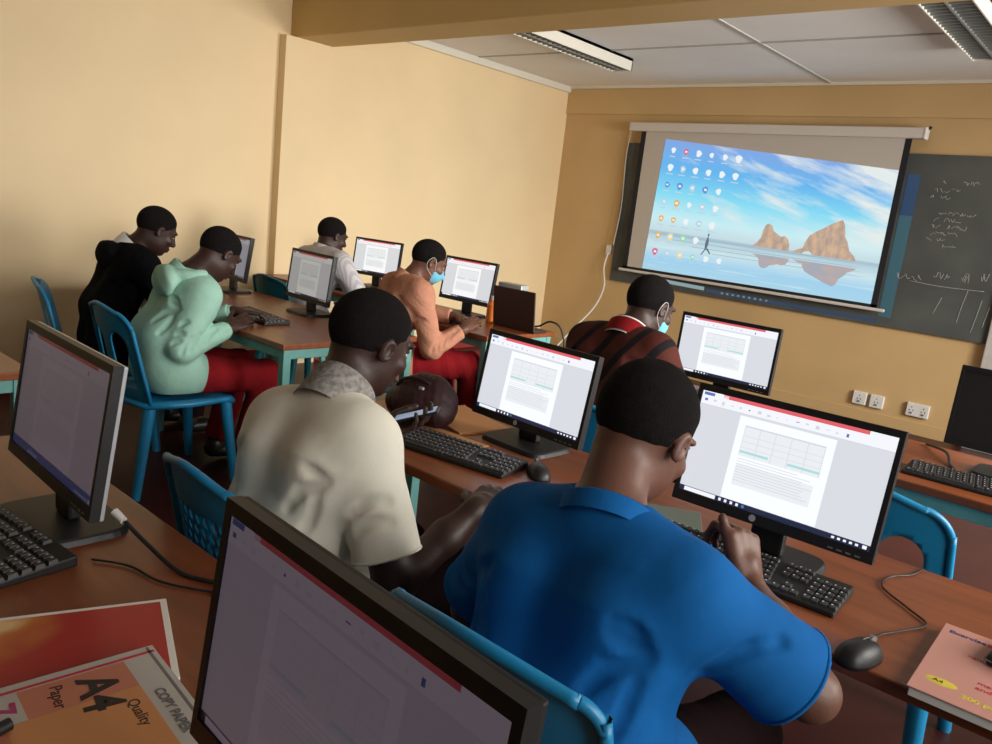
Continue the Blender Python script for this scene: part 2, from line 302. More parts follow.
# the projected picture: quad on the fabric with a seascape shader
QTL, QTR, QBR, QBL = (-4.125, 2.28), (-1.955, 2.096), (-1.955, 1.008), (-4.176, 1.011)
def Q(u, v, dy=-.0022):
    t = ((1-u)*QTL[0]+u*QTR[0], (1-u)*QTL[1]+u*QTR[1]); bt = ((1-u)*QBL[0]+u*QBR[0], (1-u)*QBL[1]+u*QBR[1])
    return ((1-v)*bt[0]+v*t[0]+ox, dy, (1-v)*bt[1]+v*t[1])
def seascape():
    m = bpy.data.materials.new('projected_seascape'); m.use_nodes = True; nt = m.node_tree; N = nt.nodes; L = nt.links; bs = N['Principled BSDF']
    uv = N.new('ShaderNodeUVMap'); sp = N.new('ShaderNodeSeparateXYZ'); L.new(uv.outputs[0], sp.inputs[0])
    cr = N.new('ShaderNodeValToRGB'); e = cr.color_ramp.elements
    stops = [(0, (.40, .68, .85)), (.10, (.36, .66, .88)), (.20, (.60, .80, .86)), (.27, (.48, .66, .75)), (.30, (.36, .53, .63)), (.315, (.58, .74, .80)), (.42, (.58, .88, .94)), (.60, (.24, .74, .94)), (.80, (.12, .48, .90)), (1, (.22, .40, .82))]
    e[0].position, e[0].color = stops[0][0], (*stops[0][1], 1); e[1].position, e[1].color = 1, (*stops[-1][1], 1)
    for p, c in stops[1:-1]:
        q = e.new(p); q.color = (*c, 1)
    L.new(sp.outputs[1], cr.inputs[0])
    # clouds: stretched noise above the horizon, denser to the upper right
    mp = N.new('ShaderNodeMapping'); mp.vector_type = 'TEXTURE'; mp.inputs['Scale'].default_value = (.62, .20, 1); mp.inputs['Rotation'].default_value = (0, 0, -.50); mp.inputs['Location'].default_value = (.2, .33, 0); L.new(uv.outputs[0], mp.inputs[0])
    nz = N.new('ShaderNodeTexNoise'); nz.inputs['Scale'].default_value = 1.25; nz.inputs['Detail'].default_value = 7; nz.inputs['Roughness'].default_value = .58; L.new(mp.outputs[0], nz.inputs['Vector'])
    ma = N.new('ShaderNodeMath'); ma.operation = 'MULTIPLY_ADD'; ma.inputs[1].default_value = .17; L.new(sp.outputs[0], ma.inputs[0]); L.new(nz.outputs[0], ma.inputs[2])
    mr = N.new('ShaderNodeMapRange'); mr.inputs[1].default_value = .56; mr.inputs[2].default_value = .74; L.new(ma.outputs[0], mr.inputs[0])
    hz = N.new('ShaderNodeMapRange'); hz.inputs[1].default_value = .34; hz.inputs[2].default_value = .48; L.new(sp.outputs[1], hz.inputs[0])
    mu = N.new('ShaderNodeMath'); mu.operation = 'MULTIPLY'; L.new(mr.outputs[0], mu.inputs[0]); L.new(hz.outputs[0], mu.inputs[1])
    mx = N.new('ShaderNodeMix'); mx.data_type = 'RGBA'; mx.inputs[7].default_value = (.80, .87, .86, 1); L.new(mu.outputs[0], mx.inputs[0]); L.new(cr.outputs[0], mx.inputs[6])
    # surf lines on the wet sand
    m2 = N.new('ShaderNodeMapping'); m2.inputs['Scale'].default_value = (2.0, 26, 1); L.new(uv.outputs[0], m2.inputs[0])
    n2 = N.new('ShaderNodeTexNoise'); n2.inputs['Scale'].default_value = 1.6; n2.inputs['Detail'].default_value = 4; L.new(m2.outputs[0], n2.inputs['Vector'])
    r2 = N.new('ShaderNodeMapRange'); r2.inputs[1].default_value = .55; r2.inputs[2].default_value = .72; L.new(n2.outputs[0], r2.inputs[0])
    h2 = N.new('ShaderNodeMapRange'); h2.inputs[1].default_value = .31; h2.inputs[2].default_value = .26; h2.inputs[3].default_value = 0; h2.inputs[4].default_value = .8; L.new(sp.outputs[1], h2.inputs[0])
    u2 = N.new('ShaderNodeMath'); u2.operation = 'MULTIPLY'; L.new(r2.outputs[0], u2.inputs[0]); L.new(h2.outputs[0], u2.inputs[1])
    x2 = N.new('ShaderNodeMix'); x2.data_type = 'RGBA'; x2.inputs[7].default_value = (.72, .86, .88, 1); L.new(u2.outputs[0], x2.inputs[0]); L.new(mx.outputs[2], x2.inputs[6])
    bs.inputs['Base Color'].default_value = (.02, .02, .02, 1); bs.inputs['Roughness'].default_value = .9
    L.new(x2.outputs[2], bs.inputs['Emission Color']); bs.inputs['Emission Strength'].default_value = .88
    return m
me = bpy.data.meshes.new('projected_picture'); n = 8
vs = [Q(i/n, j/n) for j in range(n+1) for i in range(n+1)]
me.from_pydata(vs, [], [(j*(n+1)+i, j*(n+1)+i+1, (j+1)*(n+1)+i+1, (j+1)*(n+1)+i) for j in range(n) for i in range(n)])
uvl = me.uv_layers.new(name='UVMap')
for lp in me.loops: uvl.data[lp.index].uv = ((lp.vertex_index % (n+1))/n, (lp.vertex_index//(n+1))/n)
me.materials.append(seascape()); pic = link('projected_picture', me, ps)
def rock_mat(name, a, c, sx):
    m = emi(name, a, .92); nt = m.node_tree; N = nt.nodes; L = nt.links
    tc = N.new('ShaderNodeTexCoord'); mp = N.new('ShaderNodeMapping'); mp.inputs['Scale'].default_value = (sx, 1, 5); nz = N.new('ShaderNodeTexNoise'); nz.inputs['Scale'].default_value = 2.2; nz.inputs['Detail'].default_value = 5
    mr = N.new('ShaderNodeMapRange'); mr.inputs[1].default_value = .38; mr.inputs[2].default_value = .62; mx = N.new('ShaderNodeMix'); mx.data_type = 'RGBA'; mx.inputs[6].default_value = (*a, 1); mx.inputs[7].default_value = (*c, 1)
    L.new(tc.outputs['Object'], mp.inputs[0]); L.new(mp.outputs[0], nz.inputs['Vector']); L.new(nz.outputs[0], mr.inputs[0]); L.new(mr.outputs[0], mx.inputs[0]); L.new(mx.outputs[2], N['Principled BSDF'].inputs['Emission Color']); return m
E_rock = rock_mat('picture_rock', (.66, .45, .30), (.42, .32, .27), 9); E_refl = rock_mat('picture_rock_reflection', (.50, .40, .38), (.36, .40, .47), 3)
E_icon = emi('picture_icon_white', (.80, .86, .90), .95); E_icong = emi('picture_icon_caption', (.50, .66, .78), .9); E_red = emi('picture_icon_red', (.75, .12, .25), .9); E_green = emi('picture_icon_green', (.30, .72, .45), .9); E_orange = emi('picture_icon_orange', (.80, .45, .12), .9); E_blue = emi('picture_icon_blue', (.10, .28, .70), .9); E_dark = emi('picture_dark', (.10, .16, .22), .9); E_wave = emi('picture_wave', (.30, .42, .50), .9)
b = MB()
def ipoly(pts, m, dy): b.add([Q(u, v, dy) for u, v in pts], [tuple(range(len(pts)))], m)
R1 = [(.495, .300), (.515, .335), (.527, .37), (.530, .43), (.540, .475), (.553, .485), (.566, .47), (.575, .435), (.590, .42), (.610, .40), (.625, .41), (.640, .39), (.650, .345), (.652, .300)]
R2 = [(.665, .298), (.685, .325), (.705, .34), (.710, .385), (.722, .44), (.745, .475), (.772, .51), (.800, .55), (.822, .575), (.838, .59), (.850, .55), (.858, .47), (.872, .43), (.884, .37), (.905, .335), (.915, .300)]
for Rk, dn in ((R1, .205), (R2, .25)):
    ipoly(Rk, E_rock, -.0026)
    ipoly([(u+.008, .245-(v-.30)*.55) for u, v in Rk][::-1], E_refl, -.0026)
ipoly([(.705, .298), (.715, .318), (.735, .322), (.748, .300)], emi('picture_arch_sky', (.60, .78, .80), .9), -.003)
rr = random.Random(3)
b.build('sea_rocks', pic)
b = MB()
for k in range(7): v = .285-.016*k; ipoly([(.02+.05*k, v+.004), (.92+.01*k, v+.006), (.9, v+.002), (.03+.05*k, v)], E_wave, -.0025) if k % 2 == 0 else None
b.build('wave_lines', pic)
ICONS = ['WRWWWW', 'WGWWWW', 'BBCBW', 'COWCW', 'OOWCW', 'OYGW', 'RCYGWW']
ICOL = dict(W=E_icon, R=E_red, B=E_blue, C=E_icong, O=E_orange, Y=emi('picture_icon_yellow', (.80, .72, .40), .9), G=E_green)
for r_, row in enumerate(ICONS):
    for c, k in enumerate(row):
        u = .050+.063*c; v = .925-.130*r_; s_ = rr.uniform(.010, .015); m = ICOL[k] if r_ not in (1,) or k != 'G' else E_icong
        b = MB(); a0 = rr.uniform(0, 1)
        ipoly([(u+s_*math.cos(a0+a)*(1+.25*math.cos(3*a)), v+2*s_*math.sin(a0+a)) for a in [2*PI*q/10 for q in range(10)]], m, -.003)
        if m is not E_icon: ipoly([(u-s_*.4, v-s_*.5), (u+s_*.5, v-s_*.5), (u+s_*.5, v+s_*.7), (u-s_*.4, v+s_*.7)], E_icon, -.0033)
        ipoly([(u-s_*1.3, v-.050), (u+s_*1.3, v-.050), (u+s_*1.3, v-.042), (u-s_*1.3, v-.042)], E_icong, -.003)
        b.build('desktop_icon', pic)
b = MB()      # small figure running on the wet sand
DX = .03; _ip = ipoly; ipoly = lambda P, m, d: _ip([(u+DX, v-.03) for u, v in P], m, d)
ipoly([(.258, .245), (.266, .245), (.272, .30), (.268, .345), (.262, .345), (.256, .30)], E_dark, -.003); ipoly([(.262, .35), (.268, .35), (.269, .372), (.261, .372)], E_dark, -.003)
ipoly([(.266, .25), (.285, .215), (.289, .222), (.271, .262)], E_dark, -.003); ipoly([(.258, .25), (.244, .205), (.249, .203), (.264, .25)], E_dark, -.003)
b.build('running_figure', pic)
E_spill = emi('projected_spill_blue', (.03, .07, .15), .7); E_spill2 = emi('projected_spill_cyan', (.05, .13, .16), .7); E_spillw = emi('projected_spill_white', (.30, .42, .45), .75)  # glowing colours painted on the chalkboard in place of projector light past the screen
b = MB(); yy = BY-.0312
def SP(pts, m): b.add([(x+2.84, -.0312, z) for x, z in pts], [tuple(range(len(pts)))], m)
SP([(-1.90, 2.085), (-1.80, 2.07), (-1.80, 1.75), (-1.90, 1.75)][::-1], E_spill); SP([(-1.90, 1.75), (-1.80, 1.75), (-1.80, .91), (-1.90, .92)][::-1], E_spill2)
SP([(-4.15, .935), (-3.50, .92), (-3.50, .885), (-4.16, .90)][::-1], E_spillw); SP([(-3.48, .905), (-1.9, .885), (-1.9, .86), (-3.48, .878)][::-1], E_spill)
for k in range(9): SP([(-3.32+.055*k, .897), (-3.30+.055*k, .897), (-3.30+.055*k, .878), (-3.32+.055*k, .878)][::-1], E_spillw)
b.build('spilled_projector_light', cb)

# ------------------------------------------------------------------ wall fittings
def socket(x, z, w_, h_, label, dbl):
    t = thing('wall_socket', label, 'wall socket', (x, BY, z), 0, 'white sockets low on the back wall')
    b = MB(); b.box((-w_/2, -.03, -h_/2), (w_/2, 0, h_/2), M['white'], .006); b.build('plate', t)
    b = MB()
    for sx in ((-.045, .045) if dbl else (0,)):
        for dx, dz in ((0, .022), (-.013, -.005), (.013, -.005)): b.box((sx+dx-.004, -.0315, dz-.006), (sx+dx+.004, -.029, dz+.006), M['grey'])
        b.box((sx-.009, -.036, -.034), (sx+.009, -.03, -.02), M['grey'])
    b.build('switch_and_holes', t)
socket(-1.91, .20, .11, .11, 'small square white socket, first from the left under the chalkboard', False)
socket(-1.77, .20, .11, .11, 'small square white socket between another square one and a wide one', False)
socket(-1.45, .205, .17, .11, 'wide white double socket low on the back wall', True)
t = thing('cable_outlet', 'small white cable outlet beside the chalkboard\'s lower left corner', 'cable outlet', (-4.66, BY, 1.14))
b = MB(); b.box((-.028, -.03, -.05), (.028, 0, .05), M['white'], .006); b.build('box', t)
b = MB(); b.tube([(-4.64, 7.05, 1.11), (-4.66, 7.04, .95), (-4.62, 7.03, .75), (-4.66, 6.95, .52), (-4.75, 6.7, .25), (-4.7, 6.3, .02), (-4.3, 5.6, .012), (-3.9, 4.9, .012)], .008, M['white'], 8, 8)
tag(b.build('wall_cable'), 'thin white cable hanging down the wall left of the chalkboard', 'cable')
b = MB(); b.tube([(-4.59, 7.05, 1.2), (-4.56, 7.05, 1.6), (-4.59, 7.06, 2.1), (-4.57, 7.06, 2.4)], .005, M['white'], 6, 8)
tag(b.build('screen_cord'), 'thin white cord running up beside the projection screen', 'cord')

# ------------------------------------------------------------------ desks
def desk(x0, x1, y0, y1, label, rz=0.0, setback=.02):
    cx, cy = (x0+x1)/2, (y0+y1)/2; a, d = (x1-x0)/2, (y1-y0)/2
    t = thing('desk', label, 'desk', (cx, cy, 0), rz, 'computer desks on teal steel frames')
    b = MB(); b.box((-a, -d, .712), (a, d, .74), M['wood'], .004); b.build('tabletop', t)
    for nm, lo, hi in (('apron', (-a+.05, -d+setback, .665), (a-.05, -d+setback+.025, .712)), ('apron', (-a+.05, d-.045, .665), (a-.05, d-.02, .712)), ('apron', (-a+.02, -d+.05, .665), (-a+.045, d-.05, .712)), ('apron', (a-.045, -d+.05, .665), (a-.02, d-.05, .712))):
        b = MB(); b.box(lo, hi, M['teal'], .003); b.build(nm, t)
    for sx in (-1, 1):
        for sy in (-1, 1):
            b = MB(); b.box((sx*(a-.035)-.02, sy*(d-.035)-.02, 0), (sx*(a-.035)+.02, sy*(d-.035)+.02, .712), M['teal'], .003); b.build('leg', t)
    for sx in (-1, 1):
        b = MB(); b.box((sx*(a-.035)-.015, -d+.055, .12), (sx*(a-.035)+.015, d-.055, .15), M['teal'], .003); b.build('foot_rail', t)
    return t
desk(-2.15, -0.80, .12, .725, 'brown laminate desk under the red book and A4 ream wrapper')
desk(-0.795, .60, .12, .725, 'brown laminate desk under the large dim monitor closest to the camera')
desk(-2.02, -0.99, 1.40, 1.965, 'brown laminate desk under the bag and the cream-shirted student\'s keyboard', 0, .16)
desk(-0.985, .45, 1.385, 1.965, 'brown laminate desk under the pink exercise book and mouse', 0, .16)
desk(-2.12, -0.80, 2.70, 3.34, 'brown laminate desk in front of the student in the maroon striped sweater')
desk(-0.795, .55, 2.70, 3.34, 'brown laminate desk under the switched-off monitor by the back wall')
desk(-4.90, -4.20, 1.99, 2.80, 'brown laminate desk in front of the student in the black hoodie')
desk(-4.195, -2.945, 1.99, 2.80, 'brown laminate desk in front of the student in the mint hoodie')
desk(-5.36, -4.12, 3.40, 4.02, 'brown laminate desk in front of the student in the striped shirt')
desk(-4.11, -2.83, 3.22, 3.84, 'brown laminate desk under the laptop and the salmon-jumper student\'s monitor')
desk(-4.2, -2.80, .36, .93, 'brown laminate desk by the left wall behind the dim left monitor')

# ------------------------------------------------------------------ chairs
def panel(b, outline, holes, fmap, th, m, step=.02):
    """flat outline with holes, meshed finely, bent by fmap and given thickness"""
    pts = []; edges = []
    def loop(P):
        s0 = len(pts); pts.extend(Vector(p) for p in P)
        for i in range(len(P)): edges.append((s0+i, s0+(i+1) % len(P)))
    loop(outline)
    for h in holes: loop(h)
    def inside(p, P):
        c = False; j = len(P)-1
        for i in range(len(P)):
            if (P[i][1] > p[1]) != (P[j][1] > p[1]) and p[0] < (P[j][0]-P[i][0])*(p[1]-P[i][1])/(P[j][1]-P[i][1])+P[i][0]: c = not c
            j = i
        return c
    us = [p[0] for p in outline]; vs = [p[1] for p in outline]
    ok = lambda p: inside(p, outline) and not any(inside(p, h) for h in holes)
    u = min(us)
    while u < max(us):
        v = min(vs)
        while v < max(vs):
            p = (u+.0031, v+.0027)
            if ok(p): pts.append(Vector(p))
            v += step
        u += step
    V, Eo, F, *_ = delaunay_2d_cdt(pts, edges, [], 0, 1e-5)
    F = [f for f in F if ok(((V[f[0]][0]+V[f[1]][0]+V[f[2]][0])/3, (V[f[0]][1]+V[f[1]][1]+V[f[2]][1])/3))]
    bm = bmesh.new(); bv = [bm.verts.new(fmap(p[0], p[1])) for p in V]
    for f in F:
        try: bm.faces.new([bv[i] for i in f])
        except ValueError: pass
    bmesh.ops.delete(bm, geom=[v for v in bm.verts if not v.link_faces], context='VERTS')
    bmesh.ops.recalc_face_normals(bm, faces=bm.faces[:])
    bmesh.ops.solidify(bm, geom=bm.faces[:], thickness=th)
    bmesh.ops.recalc_face_normals(bm, faces=bm.faces[:])
    b.bm(bm, m, True)
def back_map(u, v):
    return Vector((u*(1.0-.12*(v/.42)), -.185-.10*(v/.42)-.045*(1-(u/.215)**2), .425+v))
def arc(cx, cy, r, a0, a1, n): return [(cx+r*math.cos(a0+(a1-a0)*i/n), cy+r*math.sin(a0+(a1-a0)*i/n)) for i in range(n+1)]
def chair_proto(kind, m, name='plastic_chair'):
    t = link(name, None)
    rc = .045 if kind == 'solid' else .085
    outline = [(-.215, 0), (.215, 0)]+arc(.215-rc, .40-rc, rc, 0, PI/2, 8)+[(0, .425)]+arc(-.215+rc, .40-rc, rc, PI/2, PI, 8)
    holes = []
    if kind == 'slot':
        for sx in (-1, 1):
            c = sx*.097; hw = .058
            holes.append([(c-hw, .06), (c+hw, .06)]+arc(c, .25, hw, 0, PI, 10))
    elif kind == 'net':
        for i in range(-5, 6):
            for j in range(0, 11):
                if abs(i) > 5: continue
                cx = i*.034+(.017 if j % 2 else 0); cy = .03+j*.0275
                if abs(cx) > .17: continue
                holes.append([(cx-.0125, cy), (cx, cy-.022), (cx+.0125, cy), (cx, cy+.022)])
    b = MB(); panel(b, outline, holes, back_map, .007, m); bk = b.build('backrest', t)
    b = MB(); b.tube([back_map(u, v)-Vector((0, .004, 0)) for u, v in outline[1:]+outline[:1]], .0095, m, 8, 3); b.build('rim', bk)
    so = [(-.205, -.20), (.205, -.20)]+arc(.215-.05, .215-.05, .05, 0, PI/2, 5)+arc(-.215+.05, .215-.05, .05, PI/2, PI, 5)
    sm = lambda u, v: Vector((u, v, .43-.018*max(0, 1-(u/.2)**2)*max(0, 1-(v/.2)**2)-.02*max(0, (v-.15)/.065)**2))
    b = MB(); panel(b, so, [], sm, .008, m, .03)
    b.tube([sm(u, v)-Vector((0, 0, .012)) for u, v in so], .016, m, 8, 2, True); b.build('seat', t)
    for sx in (-1, 1):
        for sy in (-1, 1):
            b = MB(); b.cyl((sx*.185, sy*.18, .425), (sx*.225, sy*.225 if sy > 0 else -.255, 0), .030, .020, m, 10); b.build('leg', t)
    return t
PROTO = {}
def chair(kind, m, x, y, rz, label, zs=1.0):
    k = (kind, m.name)
    if k not in PROTO: PROTO[k] = chair_proto(kind, m); o = PROTO[k]
    else: o = copy_tree(PROTO[k])
    o.location = (x, y, 0); o.rotation_euler = (0, 0, rz); o.scale = (1, 1, zs); tag(o, label, 'chair', 'plastic chairs in the computer room'); return o
chair('net', M['chair'], -1.395, 1.07, -.03, 'blue plastic chair with a net-patterned back under the cream-shirted student', 1.03)
chair('solid', M['chair'], -.60, 1.035, 0.0, 'solid-backed blue plastic chair under the student in the blue T-shirt', 1.06)
chair('slot', M['chair'], -3.49, 1.745, .0, 'blue plastic chair with slotted back under the mint-hoodie student')
chair('slot', M['chair'], -4.13, 1.725, -.35, 'blue plastic chair with slotted back beside the wall under the black-hoodie student')
chair('solid', M['chairt'], -4.47, 3.17, 0, 'teal plastic chair under the student in the striped shirt')
chair('slot', M['chair'], -.50, 2.46, 0, 'empty blue plastic chair with arched openings by the switched-off monitor')
chair('solid', M['chairt'], -3.27, 2.93, -.3, 'teal plastic chair under the student in the salmon jumper')
chair('solid', M['chair'], -1.53, 2.46, 0, 'blue plastic chair under the student in the maroon striped sweater')

# ------------------------------------------------------------------ monitors
def disp_set(k, tint=(1, 1, 1), tag_='', con=.8):
    def c(r, g, b_):
        q = con if min(r, g, b_) > .25 else 1
        return tuple((.74+(x-.74)*q)*k*t for x, t in zip((r, g, b_), tint))
    return dict(bg=emi('display_grey'+tag_, c(.60, .62, .66)), page=emi('display_page'+tag_, c(.90, .92, .93)), rib=emi('display_ribbon'+tag_, c(.84, .85, .89)), red=emi('display_red_bar'+tag_, c(.70, .11, .13)),
                line=emi('display_text_line'+tag_, c(.56, .58, .62)), dark=emi('display_taskbar'+tag_, c(.015, .02, .05)), teal=emi('display_table_row'+tag_, c(.30, .62, .62)), blue=emi('display_blue'+tag_, c(.09, .16, .42)), pale=emi('display_table_fill'+tag_, c(.75, .78, .80)))
DS = dict(bright=disp_set(1.07, (.97, .98, 1.0), '_bright'), far=disp_set(1.02, (.98, .97, .96), '_far'), grey=disp_set(.40, (1.0, .97, .92), '_grey'), dim=disp_set(.085, (1.08, .88, 1.05), '_dim', .35), hood=disp_set(.30, (.85, .88, 1.0), '_slate'), off=None)
MW, MH, DW, DH = .450, .280, .428, .240
def display_rects(style):
    R = [(0, 0, 1, 1, 'bg', 0), (0, .87, 1, 1, 'rib', 1), (0, .955, .15, .995, 'rib', 2), (.01, .962, .07, .99, 'blue', 3), (.12, .965, .87, 1, 'red', 2), (0, .868, 1, .874, 'line', 2)]
    rr = random.Random(5)
    for i in range(16): u = .02+.05*i; R.append((u, .895+.02*rr.random(), u+.008+.012*rr.random(), .915+.02*rr.random(), 'line' if i % 5 else 'blue', 3))
    R.append((.235, .055, .735, .85, 'page', 1))
    R += [(.275, .48, .695, .77, 'pale', 2), (.275, .757, .695, .77, 'line', 3), (.275, .51, .43, .532, 'teal', 4), (.53, .51, .695, .532, 'teal', 4)]
    for i in range(6): u = .275+.083*i; R.append((u, .48, u+.003, .77, 'line', 3))
    for i in range(3): v = .56+.055*i; R.append((.275, v, .695, v+.004, 'line', 3))
    for i in range(9):
        v = .45-.026*i; R.append((.275, v, .275+.42*rr.uniform(.75, 1), v+.006, 'line', 3))
    R.append((.275, .20, .68, .40, 'pale', 2)) if style != 'plain' else None
    tb = 'blue' if style == 'bluebar' else 'dark'
    R += [(0, 0, 1, .05, tb, 2), (.03, .006, .21, .044, 'rib', 3)] if style != 'bluebar' else [(0, 0, 1, .075, tb, 2)]
    for i in range(5): u = .23+.032*i; R.append((u, .012, u+.014, .038, 'rib' if i != 4 else 'blue', 4))
    for i in range(5): u = .82+.028*i; R.append((u, .014, u+.014, .034, 'rib', 4))
    R.append((.965, .01, .985, .04, 'rib', 4))
    return R
def monitor(x, y, rz, label, disp='bright', style='word', tilt=.06, lift=.0, badge=False, silver=False, sc=1.0):
    MW, MH, DW, DH = .450*sc, .280*sc, .428*sc, .240*sc
    t = thing('monitor', label, 'monitor', (x, y, .74), rz, 'black flat-screen monitors on the desks')
    b = MB()
    for k, (r1, z1) in enumerate([(1.0, .010), (.97, .014)]):
        pts = [(.125*r1*math.copysign(abs(math.cos(a))**.35, math.cos(a)), .095*r1*math.copysign(abs(math.sin(a))**.35, math.sin(a))) for a in [2*PI*i/32 for i in range(32)]]
        z0 = 0 if k == 0 else .010
        b.add([(p[0], p[1]+.02, z0) for p in pts]+[(p[0]*.97, p[1]*.97+.02, z1) for p in pts], [(i, (i+1) % 32, 32+(i+1) % 32, 32+i) for i in range(32)]+[tuple(range(32))[::-1], tuple(range(32, 64))], M['blk'], False)
    b.build('stand_base', t)
    b = MB(); b.box((-.038, .02, .014), (.038, .045, .20), M['blk'], .006); b.build('stand_neck', t)
    T = Matrix.Translation((0, 0, .085+lift)) @ Matrix.Rotation(-tilt, 4, 'X')
    bl = MH-DH-.016   # chin height
    x0, x1, z0, z1 = -DW/2, DW/2, bl, bl+DH
    b = MB()
    for lo, hi in (((-MW/2, -.010, 0), (MW/2, .008, z0)), ((-MW/2, -.010, z1), (MW/2, .008, MH)), ((-MW/2, -.010, z0), (x0, .008, z1)), ((x1, -.010, z0), (MW/2, .008, z1))): b.box(lo, hi, M['blk'], 0, mtx=T)
    bz = b.build('bezel', t)
    b = MB(); b.box((-MW/2, .006, 0), (MW/2, .016, MH), M['silver'] if silver else M['blk2'], .003, mtx=T); b.box((-.16, .014, .03), (.16, .042, .24), M['blk2'], .016, 3, mtx=T); b.build('back_shell', t)
    b = MB(); y_ = -.0065
    if DS[disp]:
        S = DS[disp]
        for u0, v0, u1, v1, k, l in display_rects(style):
            yy = y_-.00025*l
            P = [T @ Vector((x0+u*DW, yy, z0+v*DH)) for u, v in ((u0, v0), (u1, v0), (u1, v1), (u0, v1))]
            b.quad(*P, S[k])
    else:
        P = [T @ Vector(p) for p in ((x0, y_, z0), (x1, y_, z0), (x1, y_, z1), (x0, y_, z1))]; b.quad(*P, M['blk2'])
    b.build('display', t)
    b = MB()
    for i in range(4): b.box((MW/2-.03-.018*i-.005, -.0115, .006), (MW/2-.03-.018*i+.005, -.0095, .009), M['grey'], mtx=T)
    b.build('buttons', bz)
    if badge:
        b = MB(); c = T @ Vector((-.03, -.0102, .013)); d = T.to_3x3() @ Vector((0, -1, 0)); b.cyl(c, c+d*.001, .0075, .0075, M['silver'], 20); b.build('round_badge', bz)
    return t
def yaw(l, r): return math.atan2(r[1]-l[1], r[0]-l[0])
MON = [
    (-.583, 1.659, .035, 'bright monitor in front of the blue T-shirt student', 'bright', 'word', True, .20, -.007, 1.0),
    (-1.42, 1.83, -.055, 'bright monitor in front of the cream-shirted student', 'bright', 'word', True, .16, -.035, .98),
    (-1.416, 3.142, .002, 'bright monitor beside the maroon-sweater student, below the projection screen', 'bright', 'word', False, .065, -.013, .992),
    (-3.466, 3.68, -.001, 'bright monitor left of the laptop, by the masked salmon-jumper student', 'far', 'word', False, .14, -.002, 1.0),
    (-4.66, 3.92, .18, 'bright monitor beside the striped-shirt student, against the cream left wall', 'far', 'word', False, .12, .0, 1.0),
    (-3.669, 2.613, -.089, 'greyish lit monitor on the mint-hoodie student\'s desk end', 'grey', 'word', False, .108, -.014, .991),
    (-4.516, 2.622, -.091, 'monitor partly hidden behind the mint-hoodie student\'s head', 'hood', 'word', False, .14, -.006, .996),
    (-1.558, .545, -.03, 'dim purple-grey monitor with a blue taskbar on the left desk', 'dim', 'bluebar', False, .139, .001, 1.0),
    (-.506, .396, -.062, 'large dim monitor, closest to the camera, in front of the blue T-shirt student\'s chair', 'dim', 'word', False, .117, -.003, 1.0),
    (-.304, 3.079, -.017, 'switched-off black monitor by the back wall sockets', 'off', 'word', False, .063, -.010, .994)]
for x, y, rz, lb, dsp, sty, bd, tl, lf, sc in MON: monitor(x, y, rz, lb, dsp, sty, tl, lf, bd, sty == 'bluebar', sc)

# ------------------------------------------------------------------ keyboards, mice, cables
def keyboard_proto():
    t = link('keyboard', None)
    b = MB(); bm = bmesh.new(); bmesh.ops.create_cube(bm, size=1)
    for v in bm.verts: v.co = Vector((v.co.x*.44, v.co.y*.145, (.006 if v.co.z < 0 else (.022 if v.co.y > 0 else .012)) if v.co.z > 0 else 0))
    bmesh.ops.bevel(bm, geom=bm.edges[:], offset=.004, segments=2, profile=.5, affect='EDGES'); b.bm(bm, M['blk2']); b.build('case', t)
    b = MB(); rr = random.Random(2)
    zt = lambda y: .012+(y+.0725)/.145*.010
    def key(x, y, w_, h_):
        z = zt(y); i = .0022
        vs = [(x-w_/2, y-h_/2, z-.002), (x+w_/2, y-h_/2, z-.002), (x+w_/2, y+h_/2, z), (x-w_/2, y+h_/2, z), (x-w_/2+i, y-h_/2+i, z+.005), (x+w_/2-i, y-h_/2+i, z+.005), (x+w_/2-i, y+h_/2-i, z+.0065), (x-w_/2+i, y+h_/2-i, z+.0065)]
        b.add(vs, [(4, 5, 6, 7), (0, 1, 5, 4), (1, 2, 6, 5), (2, 3, 7, 6), (3, 0, 4, 7)], M['keyc'])
        q = .0018; cx, cy = x-w_*.2, y+h_*.12
        if w_ < .04: b.add([(cx-q, cy-q, z+.0068), (cx+q, cy-q, z+.0068), (cx+q, cy+q*1.3, z+.0070), (cx-q, cy+q*1.3, z+.0070)], [(0, 1, 2, 3)], M['legend'])
    for r in range(6):
        y = .056-.0215*r-(.004 if r else 0); x = -.212
        if r < 5:
            for c in range(15):
                key(-.203+c*.0188+(r*.003 if 0 < r < 5 else 0), y, .0165, .0175)
        else:
            key(-.198, y, .024, .0175); key(-.170, y, .022, .0175); key(-.144, y, .022, .0175); key(-.07, y, .115, .0175)
            for k in range(4): key(.004+.026*k, y, .022, .0175)
        if r in (0, 1, 2, 5):
            for c in range(3): key(.098+c*.0188, y, .0165, .0175)
        elif r == 4: key(.098+.0188, y, .0165, .0175)
        if r > 0:
            for c in range(4): key(.160+c*.0175, y, .0155, .0175)
    b.build('keycaps', t)
    return t
KP = []
def keyboard(x, y, rz, label):
    if not KP: KP.append(keyboard_proto()); o = KP[0]
    else: o = copy_tree(KP[0])
    o.location = (x, y, .74); o.rotation_euler = (0, 0, rz); tag(o, label, 'keyboard', 'black keyboards on the desks')
keyboard(-.597, 1.58, .06, 'black keyboard under the blue T-shirt student\'s right arm')
keyboard(-1.475, 1.575, .16, 'black keyboard beside the brown bag, in front of the cream-shirted student')
keyboard(-1.565, .425, .10, 'black keyboard in front of the dim left monitor, at the picture\'s edge')
keyboard(-3.60, 2.26, -.08, 'black keyboard in front of the mint-hoodie student\'s greyish monitor')
keyboard(-4.42, 2.24, 0, 'black keyboard in front of the black-hoodie student')
keyboard(-.36, 2.86, .03, 'black keyboard in front of the switched-off monitor')
